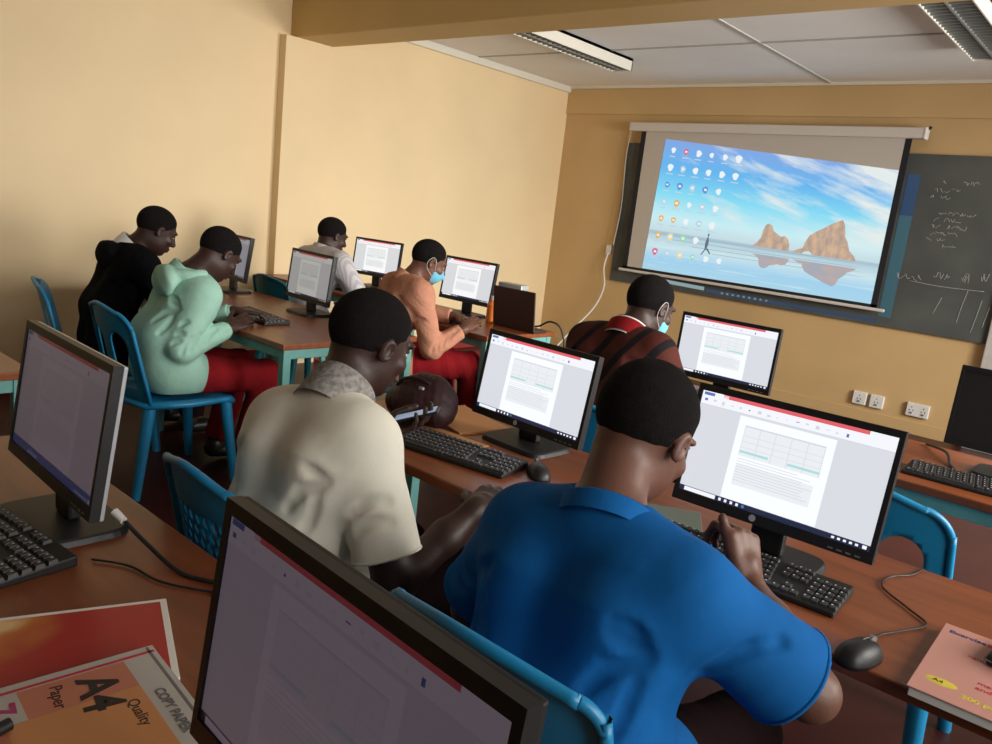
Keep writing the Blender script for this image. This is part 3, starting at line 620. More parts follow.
keyboard(-3.42, 3.37, .05, 'black keyboard in front of the salmon-jumper student\'s monitor')
keyboard(-4.55, 3.56, .05, 'black keyboard in front of the striped-shirt student\'s monitor')
def mouse(x, y, rz, label):
    t = thing('computer_mouse', label, 'computer mouse', (x, y, .74), rz, 'black mice on the desks')
    bm = bmesh.new(); bmesh.ops.create_uvsphere(bm, u_segments=28, v_segments=18, radius=1)
    for v in bm.verts:
        c = v.co; sx = math.copysign(abs(c.x)**.85, c.x); sy = math.copysign(abs(c.y)**.8, c.y)
        v.co = Vector((.030*sx*(1-.10*c.y), .056*sy, max(0, c.z)*.036*(1-.12*c.y)))
    b = MB(); b.bm(bm, M['blk'], True); b.build('shell', t)
    b = MB(); b.cyl((-.004, .03, .0275), (.004, .03, .0275), .011, .011, M['grey'], 14); b.build('scroll_wheel', t)
    b = MB(); b.tube([(0, .052, .0265), (0, .04, .031), (0, .02, .0365), (0, .0, .0375)], .0009, M['grey'], 5, 4); b.build('button_seam', t)
    return t
mouse(-.292, 1.410, -.25, 'black mouse on the desk beside the blue T-shirt student\'s elbow')
mouse(-1.215, 1.655, .9, 'black mouse at the right end of the cream-shirted student\'s keyboard')
mouse(-1.60, 3.08, .3, 'black mouse under the monitor beside the maroon-sweater student')
def cord(pts, label, r=.003, m=None, name='cable'):
    b = MB(); b.tube(pts, r, m or M['blk'], 6, 8); tag(b.build(name), label, 'cable')
cord([(-.288, 1.463, .757), (-.29, 1.53, .744), (-.262, 1.59, .744), (-.240, 1.655, .744), (-.285, 1.70, .744), (-.350, 1.76, .744), (-.355, 1.83, .744), (-.325, 1.89, .744), (-.315, 1.955, .744)], 'black mouse cord curling over the desk behind the mouse', .0021)
cord([(-1.365, .605, .800), (-1.32, .625, .768), (-1.23, .64, .746), (-1.17, .665, .745), (-1.14, .685, .745), (-1.12, .65, .745), (-1.10, .66, .745)], 'dark cable trailing from the dim left monitor across the desk', .004)
cord([(-1.36, .545, .744), (-1.30, .585, .744), (-1.22, .60, .744), (-1.15, .64, .744), (-1.10, .68, .744)], 'thin dark keyboard lead on the left desk', .0022)
b = MB(); b.cyl((-1.392, .597, .812), (-1.368, .604, .801), .008, .007, M['white'], 12); tag(b.build('cable_plug'), 'small white plug behind the dim left monitor', 'plug')
cord([(-.62, 3.30, .746), (-.53, 3.18, .760), (-.49, 3.06, .746), (-.46, 2.99, .746), (-.50, 2.955, .746), (-.40, 2.965, .746), (-.25, 2.97, .746), (-.1, 3.0, .746)], 'dark looped cable on the desk below the switched-off monitor', .005)
cord([(-3.0, 3.78, .75), (-2.93, 3.80, .76), (-2.86, 3.82, .80), (-2.80, 3.86, .76), (-2.77, 3.88, .6), (-2.79, 3.9, .3), (-2.8, 3.92, .01)], 'dark cable looping off the laptop desk corner', .006)

# ------------------------------------------------------------------ laptop, printer, bag, books
t = thing('laptop', 'open dark brown laptop with its lid towards the camera, desk corner', 'laptop', (-2.975, 3.63, .74), .0); t.scale = (.88, 1, 1)
b = MB(); b.box((-.185, -.02, 0), (.185, .10, .018), M['lid'], .004); b.build('base', t)
b = MB(); T = Matrix.Translation((0, -.02, .012)) @ Matrix.Rotation(.12, 4, 'X'); b.box((-.185, -.005, 0), (.185, .006, .235), M['lid'], .005, mtx=T); b.build('lid', t)
t = thing('printer', 'small grey printer box behind the laptop', 'printer', (-3.16, 3.793, .74), .0); t.scale = (.8, .8, 1)
b = MB(); b.box((-.13, -.05, 0), (.13, .045, .215), M['grey'], .01); b.build('body', t)
b = MB(); b.box((-.12, -.05, .215), (.12, .045, .25), M['silver'], .008); b.build('lid', t); b = MB(); b.box((-.10, -.052, .155), (.10, -.049, .165), M['blk']); b.build('paper_slot', t)
t = thing('orange_bottle', 'orange bottle standing between the salmon-jumper student\'s monitor and the laptop', 'bottle', (-3.205, 3.665, .74))
b = MB(); b.cyl((0, 0, 0), (0, 0, .11), .034, .034, M['orange'], 18); b.cyl((0, 0, .11), (0, 0, .14), .034, .014, M['orange'], 18); b.build('body', t)
b = MB(); b.cyl((0, 0, .14), (0, 0, .165), .015, .015, M['white'], 14); b.build('cap', t)
t = thing('paper_sheets', 'loose white paper sheets on the salmon-jumper student\'s desk', 'paper', (-3.72, 3.50, .74), .2)
b = MB(); b.box((-.15, -.105, 0), (.15, .105, .006), M['paper']); b.build('bottom_sheet', t); b = MB(); b.box((-.13, -.11, .006), (.16, .09, .009), M['paper']); b.build('top_sheet', t)

def text_obj(s, size, m, parent, loc, rz, name='printed_words', bold=0.0, ext=.0002):
    cu = bpy.data.curves.new(name, 'FONT'); cu.body = s; cu.size = size; cu.extrude = ext; cu.offset = bold; cu.resolution_u = 3
    o = bpy.data.objects.new(name, cu); COL.objects.link(o); dg = bpy.context.evaluated_depsgraph_get()
    me = bpy.data.meshes.new_from_object(o.evaluated_get(dg)); bpy.data.objects.remove(o); me.materials.clear(); me.materials.append(m)
    q = link(name, me, parent); q.location = loc; q.rotation_euler = (0, 0, rz); return q
def slab(lo, hi, z0, z1, m, nm, parent, bev=.001):
    b = MB(); b.box((lo[0], lo[1], z0), (hi[0], hi[1], z1), m, bev); return b.build(nm, parent)
# red book: far corner (-1.144,.576), right-hand corner (-.93,.492) on the desk
t = thing('red_book', 'glossy red and orange book with a cream border on the left desk', 'book', (-1.144, .576, .74), math.atan2(.492-.576, -.93+1.144))
slab((0, -.30), (.229, 0), 0, .010, M['paper'], 'page_block', t); slab((0.0, -.30), (.229, 0), .010, .012, M['paper'], 'cover', t)
slab((.010, -.29), (.213, -.010), .012, .0126, M['redbk'], 'cover_picture', t, 0)
t = thing('paper_ream', 'A4 paper ream wrapper in salmon and orange lying over the red book', 'paper ream', (-1.000, .484, .7535), -.10)
slab((0, -.31), (.30, 0), 0, .016, M['paper'], 'paper_block', t); slab((-.001, -.311), (.301, .001), .016, .0172, M['palep'], 'wrapper', t)
slab((.012, -.306), (.017, -.002), .0172, .0176, M['redink'], 'red_edge_line', t, 0)
slab((.020, -.306), (.296, -.045), .0172, .0176, M['pinkp'], 'salmon_panel', t, 0)
slab((.085, -.20), (.296, -.045), .0176, .0178, M['orangep'], 'orange_panel', t, 0)
slab((.020, -.306), (.084, -.175), .0176, .0178, M['palep'], 'pale_panel', t, 0)
slab((.002, -.010), (.299, -.006), .0172, .0176, M['grey'], 'grey_edge_line', t, 0)
text_obj('A4', .066, M['blackink'], t, (.034, -.108, .0181), -.12, bold=.0018)
text_obj('Paper', .022, M['dkbrn'], t, (.030, -.140, .0181), -.10)
text_obj('COPY PAPER', .018, M['grey'], t, (.105, -.034, .0181), -.0, bold=.0004)
text_obj('Quality', .020, M['dkbrn'], t, (.110, -.070, .0182), 0)
text_obj('7', .050, M['magenta'], t, (.035, -.215, .0181), -.1, bold=.001)
t = thing('marker_pen', 'black marker pen end poking in at the lower left edge, on the A4 ream wrapper', 'pen', (-.925, .268, .7795), .25)
b = MB(); b.cyl((0, -.11, 0), (0, -.035, 0), .0075, .0075, M['blk2'], 14); b.build('barrel', t); b = MB(); b.cyl((0, -.035, 0), (0, .012, 0), .0085, .0078, M['blk'], 14); b.build('cap', t)
# pink exercise book: far-left (-.203,1.681), near-left (-.204,1.366)
t = thing('exercise_book', 'pink exercise book with red and yellow lettering on the right desk', 'book', (-.210, 1.665, .74), .02)
slab((.004, -.305), (.225, -.003), 0, .016, M['paper'], 'page_block', t); slab((0, -.308), (.229, 0), .016, .0182, M['pinkbk'], 'cover', t, .0008)
text_obj('Exercise', .018, M['navy'], t, (.012, -.038, .0184), 0, bold=.0006); text_obj('Book', .018, M['redink'], t, (.075, -.040, .0184), 0, bold=.0006)
text_obj('name', .016, M['redink'], t, (.055, -.115, .0184), 0); text_obj('class', .016, M['redink'], t, (.115, -.125, .0184), 0)
text_obj('mathematics', .017, M['redink'], t, (.085, -.205, .0184), 0, bold=.0003); text_obj('and science', .017, M['redink'], t, (.085, -.225, .0184), 0, bold=.0003)
b = MB(); b.sph((.040, -.250, .0178), (.026, .014, .0012), M['yel'], 20); b.build('yellow_oval', t); text_obj('A4', .014, M['dkbrn'], t, (.027, -.255, .0192), 0)
text_obj('200 pages', .018, M['yel'], t, (.072, -.275, .0184), 0, bold=.0006)
b = MB(); b.sph((.085, -.085, .0178), (.009, .009, .001), M['grn'], 16); b.build('green_dot', t)
t = thing('black_wallet', 'small black case lying on the pink exercise book', 'case', (-.085, 1.60, .7585), -.1)
b = MB(); b.box((-.035, -.06, 0), (.045, .05, .022), M['blk2'], .008, 3); b.build('body', t); b = MB(); b.box((-.037, -.061, .010), (.046, .051, .012), M['grey'], 0); b.build('seam', t)
t = thing('notebook', 'grey-green notebook under the blue T-shirt student\'s chin', 'notebook', (-.84, 1.66, .74), .5)
slab((-.12, -.09), (.10, .09), 0, .008, M['paper'], 'page_block', t); slab((-.122, -.092), (.102, .092), .008, .010, M['dgreen'], 'cover', t)
t = thing('card_folder', 'tan card folder lying behind the cream-shirted student\'s keyboard', 'folder', (-1.70, 1.86, .74), -.25)
slab((-.15, -.10), (.14, .10), 0, .003, M['card'], 'back_leaf', t); slab((-.15, -.10), (.14, .095), .005, .0075, M['card'], 'front_leaf', t); slab((-.15, -.10), (-.147, .10), 0, .0075, M['card'], 'spine', t, 0)
t = thing('wooden_ruler', 'narrow tan ruler beside the cream-shirted student\'s keyboard', 'ruler', (-1.60, 1.705, .74), .05)
slab((-.12, -.015), (.14, .015), 0, .004, M['card'], 'strip', t); slab((-.12, .012), (.14, .015), .004, .0044, M['dkbrn'], 'scale_marks', t, 0)

# ------------------------------------------------------------------ smooth-volume modelling for people and bag
class Field:
    def __init__(s, lo, hi, h):
        s.lo = np.array(lo, np.float32); s.h = h; s.n = np.ceil((np.array(hi)-s.lo)/h).astype(int)+1
        s.a = np.full(s.n, 1.0, np.float32)
    def sub(s, lo, hi):
        i0 = np.clip(np.floor((np.array(lo)-s.lo)/s.h).astype(int), 0, s.n-1); i1 = np.clip(np.ceil((np.array(hi)-s.lo)/s.h).astype(int)+1, 1, s.n)
        if (i1 <= i0).any(): return None, None
        sl = tuple(slice(a, b) for a, b in zip(i0, i1))
        ax = [s.lo[k]+s.h*np.arange(i0[k], i1[k], dtype=np.float32) for k in range(3)]
        return sl, (ax[0][:, None, None], ax[1][None, :, None], ax[2][None, None, :])
    def smin(s, sl, d, k):
        a = s.a[sl]
        if k <= 0: s.a[sl] = np.minimum(a, d); return
        h = np.maximum(k-np.abs(a-d), 0)/k; s.a[sl] = np.minimum(a, d)-h*h*k*.25
    def smaxneg(s, sl, d, k):
        a = -s.a[sl]; h = np.maximum(k-np.abs(a-d), 0)/k if k > 0 else 0
        s.a[sl] = -(np.minimum(a, d)-h*h*k*.25)
    def cone(s, a, b, ra, rb, k=.02, cut=None, cuta=None):
        a, b = np.array(a, float), np.array(b, float); m = max(ra, rb)+k+2*s.h
        sl, (X, Y, Z) = s.sub(np.minimum(a, b)-m, np.maximum(a, b)+m)
        if sl is None: return
        ab = b-a; L = float(ab @ ab)+1e-9
        px, py, pz = X-a[0], Y-a[1], Z-a[2]
        t = np.clip((px*ab[0]+py*ab[1]+pz*ab[2])/L, 0, 1)
        d = np.sqrt((px-t*ab[0])**2+(py-t*ab[1])**2+(pz-t*ab[2])**2)-(ra+t*(rb-ra))
        u = ab/math.sqrt(L)
        if cut is not None: d = np.maximum(d, (X-b[0])*u[0]+(Y-b[1])*u[1]+(Z-b[2])*u[2]-cut)
        s.smin(sl, d.astype(np.float32), k)
    def ell(s, c, r, R=None, k=.02, neg=False):
        c = np.array(c, float); r = np.array(r, float); m = max(r)+k+2*s.h
        sl, g = s.sub(c-m, c+m)
        if sl is None: return
        p = [g[i]-c[i] for i in range(3)]
        if R is not None: p = [p[0]*R[0][i]+p[1]*R[1][i]+p[2]*R[2][i] for i in range(3)]
        k0 = np.sqrt((p[0]/r[0])**2+(p[1]/r[1])**2+(p[2]/r[2])**2); k1 = np.sqrt((p[0]/r[0]**2)**2+(p[1]/r[1]**2)**2+(p[2]/r[2]**2)**2)+1e-9
        d = (k0*(k0-1)/k1).astype(np.float32)
        (s.smaxneg if neg else s.smin)(sl, d, k)
    def plane(s, p, n):     # keeps the side opposite to n
        p = np.array(p, float); n = np.array(n, float); n = n/np.linalg.norm(n)
        sl, (X, Y, Z) = s.sub(s.lo, s.lo+s.h*s.n)
        s.a[sl] = np.maximum(s.a[sl], ((X-p[0])*n[0]+(Y-p[1])*n[1]+(Z-p[2])*n[2]).astype(np.float32))
    def ripple(s, amp, dirs, lo=None, hi=None, msk=None):
        sl, (X, Y, Z) = s.sub(s.lo if lo is None else lo, s.lo+s.h*s.n if hi is None else hi)
        w_ = np.zeros_like(s.a[sl])
        for (dx, dy, dz, ph, lam) in dirs:
            q = 2*PI/lam; w_ += np.sin(q*(X*dx+Y*dy+Z*dz)+ph+1.3*np.sin(7*X+5*Z+ph)+1.1*np.sin(9*Y-6*Z+2*ph)).astype(np.float32)**3
        if msk is not None:
            f = 0
            for c in msk[0]: f = f+np.exp(-((X-c[0])**2+(Y-c[1])**2+(Z-c[2])**2)/msk[1]**2)
            w_ = w_*(.18+np.minimum(f, 1)).astype(np.float32)
        s.a[sl] -= amp*w_
    def val(s, p):
        i = np.round((p-s.lo)/s.h).astype(int)
        if (i < 0).any() or (i >= s.n).any(): return 1.0
        return float(s.ref[tuple(i)])
    def groove(s, a, b, out, depth, r, bow=0.0):
        a, b = V3(a), V3(b); side = np.cross(out, b-a); n = max(8, int(np.linalg.norm(b-a)/(s.h*1.2))); P = []
        for k in range(n+1):
            t = k/n; p = a+(b-a)*t+side*bow*.18*math.sin(PI*t); d = .16
            if s.val(p+out*d) <= 0: continue
            while d > -.12 and s.val(p+out*d) > 0: d -= s.h*.5
            if d <= -.12 or (P and abs(d-last) > .012): continue
            last = d; P.append((p+out*(d+r-depth*math.sin(PI*t)**.8), r))
        if len(P) > 5:
            Q_ = [P[0][0]]+[(P[i-1][0]+P[i][0]+P[i+1][0])/3 for i in range(1, len(P)-1)]+[P[-1][0]]
            for c in Q_: s.ell(c, (r, r, r), None, .010, neg=True)
    def mesh(s):
        a = s.a; ins = a < 0
        c = np.zeros(tuple(np.array(a.shape)-1), np.int8)
        for dx in (0, 1):
            for dy in (0, 1):
                for dz in (0, 1): c += ins[dx:dx+c.shape[0], dy:dy+c.shape[1], dz:dz+c.shape[2]]
        I = np.argwhere((c > 0) & (c < 8)); ids = np.full(c.shape, -1, np.int32); ids[tuple(I.T)] = np.arange(len(I))
        acc = np.zeros((len(I), 3)); cnt = np.zeros(len(I))
        cor = [(x, y, z) for x in (0, 1) for y in (0, 1) for z in (0, 1)]
        val = {q: a[I[:, 0]+q[0], I[:, 1]+q[1], I[:, 2]+q[2]] for q in cor}
        for p in cor:
            for ax in range(3):
                if p[ax]: continue
                q = list(p); q[ax] = 1; q = tuple(q); va, vb = val[p], val[q]; m = (va < 0) != (vb < 0)
                t = np.where(m, va/(va-vb+1e-12), 0); pos = np.tile(np.array(p, float), (len(I), 1)); pos[:, ax] = t
                acc[m] += pos[m]; cnt[m] += 1
        V = s.lo+s.h*(I+acc/np.maximum(cnt, 1)[:, None]); F = []
        for ax in range(3):
            A = [slice(None)]*3; B = [slice(None)]*3; A[ax] = slice(0, -1); B[ax] = slice(1, None)
            o1, o2 = [q for q in range(3) if q != ax]
            d = ins[tuple(A)].astype(np.int8)-ins[tuple(B)].astype(np.int8)
            E_ = np.argwhere(d != 0); E_ = E_[(E_[:, o1] > 0) & (E_[:, o2] > 0) & (E_[:, o1] < c.shape[o1]) & (E_[:, o2] < c.shape[o2])]
            sg = d[tuple(E_.T)]
            def cell(a1, a2): q = E_.copy(); q[:, o1] += a1; q[:, o2] += a2; return ids[tuple(q.T)]
            quad = np.stack([cell(-1, -1), cell(0, -1), cell(0, 0), cell(-1, 0)], 1)
            flip = (sg < 0) if ax != 1 else (sg > 0)
            quad[flip] = quad[flip][:, ::-1]; F.append(quad)
        return V, np.concatenate(F)
    def build(s, name, m, parent=None):
        V, F = s.mesh(); me = bpy.data.meshes.new(name)
        me.vertices.add(len(V)); me.vertices.foreach_set('co', V.astype(np.float32).ravel())
        me.loops.add(len(F)*4); me.loops.foreach_set('vertex_index', F.astype(np.int32).ravel())
        me.polygons.add(len(F)); me.polygons.foreach_set('loop_start', np.arange(0, len(F)*4, 4, dtype=np.int32))
        me.polygons.foreach_set('use_smooth', np.ones(len(F), bool)); me.materials.append(m); me.update(calc_edges=True); me.validate()
        return link(name, me, parent)

def V3(p): return np.array(p, float)
def unit(v): v = V3(v); return v/np.linalg.norm(v)
def head_axes(yaw_, pitch, roll):
    R = Matrix.Rotation(yaw_, 3, 'Z') @ Matrix.Rotation(-pitch, 3, 'X') @ Matrix.Rotation(roll, 3, 'Y')
    return np.array(R)      # columns: right, forward, up
def hand(F, W, d, n, t, curl, thumb=None, sc=1.0):
    d = unit(d); n = unit(V3(n)-d*np.dot(n, d)); t = unit(V3(t)-d*np.dot(t, d)-n*np.dot(t, n))
    off = [.029, .0095, -.0095, -.027]; LL = [.088, .092, .088, .080]
    seg = [(.040, .026, .021), (.045, .029, .022), (.041, .027, .021), (.032, .021, .019)]
    F.cone(W-d*.01, W+d*.035, .025*sc, .023*sc, .015)
    for i in range(4):
        K = W+(d*LL[i]+t*off[i])*sc
        F.cone(W+(d*.02+t*off[i]*.7)*sc, K, .0145*sc, .0115*sc, .010)
    for i in range(4):
        P = W+(d*LL[i]+t*off[i])*sc; ang = 0; r = (.0098, .0100, .0096, .0086)[i]*sc
        for j in range(3):
            ang += curl[j]*(1+.06*i); dd = d*math.cos(ang)+n*math.sin(ang)+t*(.10*(1.5-i)/1.5 if j == 0 else 0)
            Q_ = P+dd*seg[i][j]*sc; F.cone(P, Q_, r, r*.88, .0035); P = Q_; r *= .88
    th = thumb or (.75, .62, .30)
    v1 = unit(t*th[0]+d*th[1]+n*th[2]); B = W+(d*.022+t*.020)*sc; P1 = B+v1*.044*sc; v2 = unit(v1+d*.55); P2 = P1+v2*.032*sc; v3 = unit(v2+d*.25); P3 = P2+v3*.025*sc
    F.cone(B, P1, .0155*sc, .0118*sc, .010); F.cone(P1, P2, .0112*sc, .0100*sc, .004); F.cone(P2, P3, .0098*sc, .0080*sc, .004)

def person(label, S):
    """S: joints in world coordinates; the mesh is local to the point on the floor under the pelvis"""
    org = np.array([S['pel'][0], S['pel'][1], 0.0]); g = lambda k: V3(S[k])-org
    h = S.get('h', .006); skin = S.get('skin', M['skind'])
    pel, neck, hd = g('pel'), g('neck'), g('head'); sh = {'L': g('shL'), 'R': g('shR')}; el = {'L': g('elL'), 'R': g('elR')}; wr = {'L': g('wrL'), 'R': g('wrR')}
    kn = {'L': g('knL'), 'R': g('knR')}; an = {'L': g('anL'), 'R': g('anR')}
    A = head_axes(*S['face']); hs_ = S.get('hsc', 1.0); H = lambda x, y, z: hd+A @ V3((x, y, z))*hs_
    sx = unit(sh['R']-sh['L']); mid = (sh['R']+sh['L'])/2; fat = S.get('fat', 1.0)
    fwd = unit(np.cross(V3((0, 0, 1)), sx)); back = mid-fwd*.022-V3((0, 0, .05)); waist = pel*.55+back*.45-fwd*S.get('hunch', .035)
    allp = [pel, neck, hd]+[q for D in (sh, el, wr, kn, an) for q in D.values()]
    lo = np.min(allp, 0)-.24; hi = np.max(allp, 0)+.24; lo[2] = max(lo[2], -.005)
    body = Field(lo, hi, h)
    def torso(F, g_, k=.05):
        for s_ in (-1, 1):
            F.cone(pel+sx*.075*s_, waist+sx*.062*s_*fat, .112*fat+g_, .098*fat+g_, k); F.cone(waist+sx*.062*s_*fat, back+sx*.088*s_*fat, .098*fat+g_, .096*fat+g_, k)
            F.cone(back+sx*.088*s_*fat, mid+sx*.085*s_, .094*fat+g_, .060+g_, k)
        for q in 'LR': F.cone(neck-V3((0, 0, .035))-fwd*.01, sh[q]*.92+mid*.08, .052+g_, .050+g_, k)
        F.cone(sh['L']*.9+mid*.1, sh['R']*.9+mid*.1, .058+g_, .058+g_, k)
    torso(body, 0)
    nk = H(0, -.030, -.055)
    body.cone(neck-fwd*.005-V3((0, 0, .03)), nk, .060, .054, .03)
    for q in 'LR':
        body.cone(sh[q], el[q], .050, .041, .03); body.cone(el[q], wr[q]*.62+el[q]*.38, .041, .036, .02); body.cone(wr[q]*.62+el[q]*.38, wr[q], .036, .026, .02)
        hp = pel+sx*(.085 if q == 'R' else -.085)+V3((0, 0, -.01))
        body.cone(hp, kn[q], .085, .058, .04); body.cone(kn[q], an[q], .055, .036, .03)
    for q in 'LR':
        hs = S.get('hand'+q)
        if hs: hand(body, wr[q], *hs)
    # head
    for c, r in (((0, -.014, .030), (.0755, .097, .086)), ((0, .028, -.030), (.061, .064, .080)), ((0, .018, -.062), (.052, .058, .048))): body.ell(H(*c), V3(r)*hs_, A, .03)
    body.ell(H(0, .062, -.098), (.024, .020, .018), A, .02)
    for s_ in (-1, 1):
        body.ell(H(s_*.030, .081, .026), (.026, .012, .009), A, .012)                       # brow
        body.ell(H(s_*.031, .094, .004), (.017, .014, .011), A, .010, neg=True)             # socket
        body.ell(H(s_*.043, .064, -.026), (.020, .020, .018), A, .018)                      # cheekbone
        body.ell(H(s_*.031, .0785, .0095), (.0155, .0115, .0055), A, .004)                  # upper lid
        body.ell(H(s_*.031, .0785, -.0055), (.0145, .0105, .0045), A, .004)                 # lower lid
        RE = A @ np.array(Matrix.Rotation(-s_*.30, 3, 'Z') @ Matrix.Rotation(-.15, 3, 'X'))
        body.ell(H(s_*.079, -.006, -.004), (.0080, .0180, .029), RE, .006)                  # ear
        body.ell(H(s_*.086, -.002, -.002), (.0065, .0105, .018), RE, .004, neg=True)
        body.ell(H(s_*.014, .096, -.036), (.011, .012, .009), A, .006)                      # nostril wing
    body.cone(H(0, .086, .012), H(0, .108, -.030), .0085, .0135, .010)
    body.ell(H(0, .090, -.062), (.025, .0125, .0070), A, .005); body.ell(H(0, .087, -.0755), (.023, .0125, .0080), A, .005)
    root = body.build('person', skin); root.location = org
    tag(root, label, 'person')
    # eyes
    for s_ in (-1, 1):
        b = MB(); c = H(s_*.031, .0725, .002); Am = Matrix(A.tolist())
        b.sph(c, .0125, M['eyew'], 16); fwd_e = A @ unit((0, 1, -.25)); b.sph(c+fwd_e*.0072, .0065, M['iris'], 12); b.build('eye', root)
    # hair: a close cap over the skull
    lo2, hi2 = hd-.16, hd+.16; hf = Field(lo2, hi2, min(h, .005)); th = S.get('hair', .005)
    hf.ell(H(0, -.014, .030), V3((.0755, .097, .086))*hs_, A, 0); hf.ell(H(0, .028, -.030), V3((.061, .064, .080))*hs_, A, .03)
    hp_, hn_ = H(0, .082, .062), unit(A @ V3((0, .15, -.20)))
    sl, (X, Y, Z) = hf.sub(lo2, hi2+.02); pd = ((X-hp_[0])*hn_[0]+(Y-hp_[1])*hn_[1]+(Z-hp_[2])*hn_[2])
    nz_ = .004*np.sin(170*X+60*Z)*np.sin(150*Y+90*Z)
    hf.a[sl] -= (th*np.clip((-pd+nz_)/.030, -.5, 1)).astype(np.float32)
    hf.plane(hp_+hn_*.014, hn_)
    for s_ in (-1, 1): hf.ell(H(s_*.086, .002, -.016), (.020, .028, .034), A, .004, neg=True)
    hf.build('hair', M['hair'], root)
    # top garment
    g_ = S.get('loose', .014); sf = Field(lo, hi, max(h, .006) if h < .006 else h)
    torso(sf, g_, .05)
    lst = S.get('cuff', {'L': 1.9, 'R': 1.9}); flare = S.get('flare', 0.0)
    for q in 'LR':
        f = lst[q]
        if f <= 1:
            e = sh[q]+(el[q]-sh[q])*f; sf.cone(sh[q], e, .054+g_, .047+g_+flare, .035, cut=0.0)
        else:
            sf.cone(sh[q], el[q], .052+g_, .046+g_, .035); e = el[q]+(wr[q]-el[q])*(f-1); sf.cone(el[q], e, .046+g_, .031+g_*.8, .02, cut=0.0)
    if S.get('folds'): sf.ripple(*S['folds'], msk=([sh['R']-V3((0, 0, .09)), sh['L']-V3((0, 0, .09)), el['R'], el['L'], waist-V3((0, 0, .05))], .11))
    dn = S.get('crease', .0065); sf.ref = sf.a.copy()
    for q, sg in (('R', 1), ('L', -1)):
        ap = sh[q]*.80+mid*.20-V3((0, 0, .085))-fwd*.02; up = V3((0, 0, 1))
        for k, (tg, f0, f1, dd) in enumerate([(mid-up*.03, .10, .62, 1.0), (back+up*.0, .05, .55, 1.0), (waist*.45+back*.55, .0, .60, .9), (waist*.8+back*.2, .05, .70, .9), (pel+up*.03, .15, .8, .7)]):
            sf.groove(ap+(tg-ap)*f0, ap+(tg-ap)*f1, unit(-fwd*.8+sx*sg*.45+up*.25), dn*dd, .011+.003*(k % 2), .5*((k*7) % 5-2))
        u_ = el[q]-sh[q]; F_ = min(lst[q], 1.0)
        for k, (f0, f1) in enumerate([(.30, .62), (.45, .85), (.62, .98)] if lst[q] > 1 else [(.30, .60), (.45, .78)]):
            sf.groove(sh[q]+u_*f0*F_-up*.06-fwd*.05, sh[q]+u_*f1*F_+up*.04+sx*sg*.03, unit(-fwd*.7+sx*sg*.7+up*.1), dn*.8, .011, .8)
        if lst[q] > 1:
            for k in range(4):
                c = el[q]+(wr[q]-el[q])*(.08+.17*k); sf.groove(c-up*.04-fwd*.03, c+up*.04+fwd*.02, unit(sx*sg+fwd*-.2+up*.25), dn*.42, .011, .6)
    if 'extra' in S:
        for e in S['extra']: sf.cone(V3(e[0])-org, V3(e[1])-org, e[2], e[3], e[4])
    if 'dents' in S:
        for c, r in S['dents']: sf.ell(V3(c)-org, r, None, .03, neg=True)
    sf.ell(neck+V3((0, 0, .035))+unit(nk-neck)*.02, (.070, .070, .055), None, .015, neg=True)
    for s_ in (-1, 1): sf.cone(pel+sx*.078*s_, pel+sx*.085*s_+fwd*.06-V3((0, 0, .01)), .128, .122, .04)
    sf.plane(pel+V3((0, 0, -.095)), (0, 0, -1))
    top = sf.build(S.get('topname', 'shirt'), S['top'], root)
    # neckband / collar
    ax = unit(nk-neck+V3((0, 0, .05))+fwd*S.get('ctilt', .02)); x = unit(np.cross(ax, fwd)); y = np.cross(ax, x)
    cr, chh, cm = S.get('collar', (.072, .012, S['top']))
    for i, (rr_, hh, mm) in enumerate(cr if isinstance(cr, list) else [(cr, chh, cm)]):
        b = MB(); c0 = neck-ax*.012+V3((0, 0, .004)); n_ = 36; vs = []
        for (rad, z) in ((rr_+.010, -hh*.6-.030), (rr_+.009, hh), (rr_+.005, hh+.004), (rr_, hh-.002), (rr_-.002, -.02)):
            for k in range(n_): a_ = 2*PI*k/n_; vs.append(c0+x*rad*math.cos(a_)*1.06+y*rad*math.sin(a_)+ax*(z+S.get('dip', .022)*(-math.sin(a_) if False else math.cos(a_)*0)))
        fs = [(r_*n_+k, r_*n_+(k+1) % n_, (r_+1)*n_+(k+1) % n_, (r_+1)*n_+k) for r_ in range(4) for k in range(n_)]
        b.add(vs, fs, mm, True); b.build('collar', top)
    for q in 'LR':
        if lst[q] <= 1:
            e = sh[q]+(el[q]-sh[q])*lst[q]; u_ = unit(el[q]-sh[q]); xx = unit(np.cross(u_, fwd)); yy = np.cross(u_, xx); R_ = .047+g_+flare-.0015
            b = MB(); b.tube([e-u_*.006+xx*R_*math.cos(2*PI*k/20)+yy*R_*math.sin(2*PI*k/20) for k in range(20)], .0035, S['top'], 8, 2, True); b.build('sleeve_hem', top)
    if S.get('hoodie'):
        hb = Field(neck-.26, neck+.26, .006); pts = []
        for k in range(13):
            a_ = PI*(-.08+1.16*k/12); pts.append(neck+sx*.088*math.cos(a_)-fwd*(.085*math.sin(a_)-.008)+V3((0, 0, -.006-.012*math.sin(a_))))
        for k in range(12): hb.cone(pts[k], pts[k+1], .024 if 2 < k < 9 else .020, .024 if 2 < k < 9 else .020, .02)
        hb.ell(neck-fwd*.115-V3((0, 0, .050)), (.105, .040, .070), np.array([sx, fwd, np.cross(sx, fwd)]).T, .05)
        hb.ell(neck+V3((0, 0, .02)), (.066, .066, .09), None, .01, neg=True); hb.ripple(.0015, [(.6, .4, .7, 0, .06)])
        hb.build('hood', S['top'], top)
        for q in 'LR':
            if lst[q] > 1:
                e = el[q]+(wr[q]-el[q])*(lst[q]-1); u_ = unit(wr[q]-el[q]); b = MB(); b.tube([e-u_*.02, e+u_*.012], .036, S['top'], 14, 3); b.build('cuff', top)
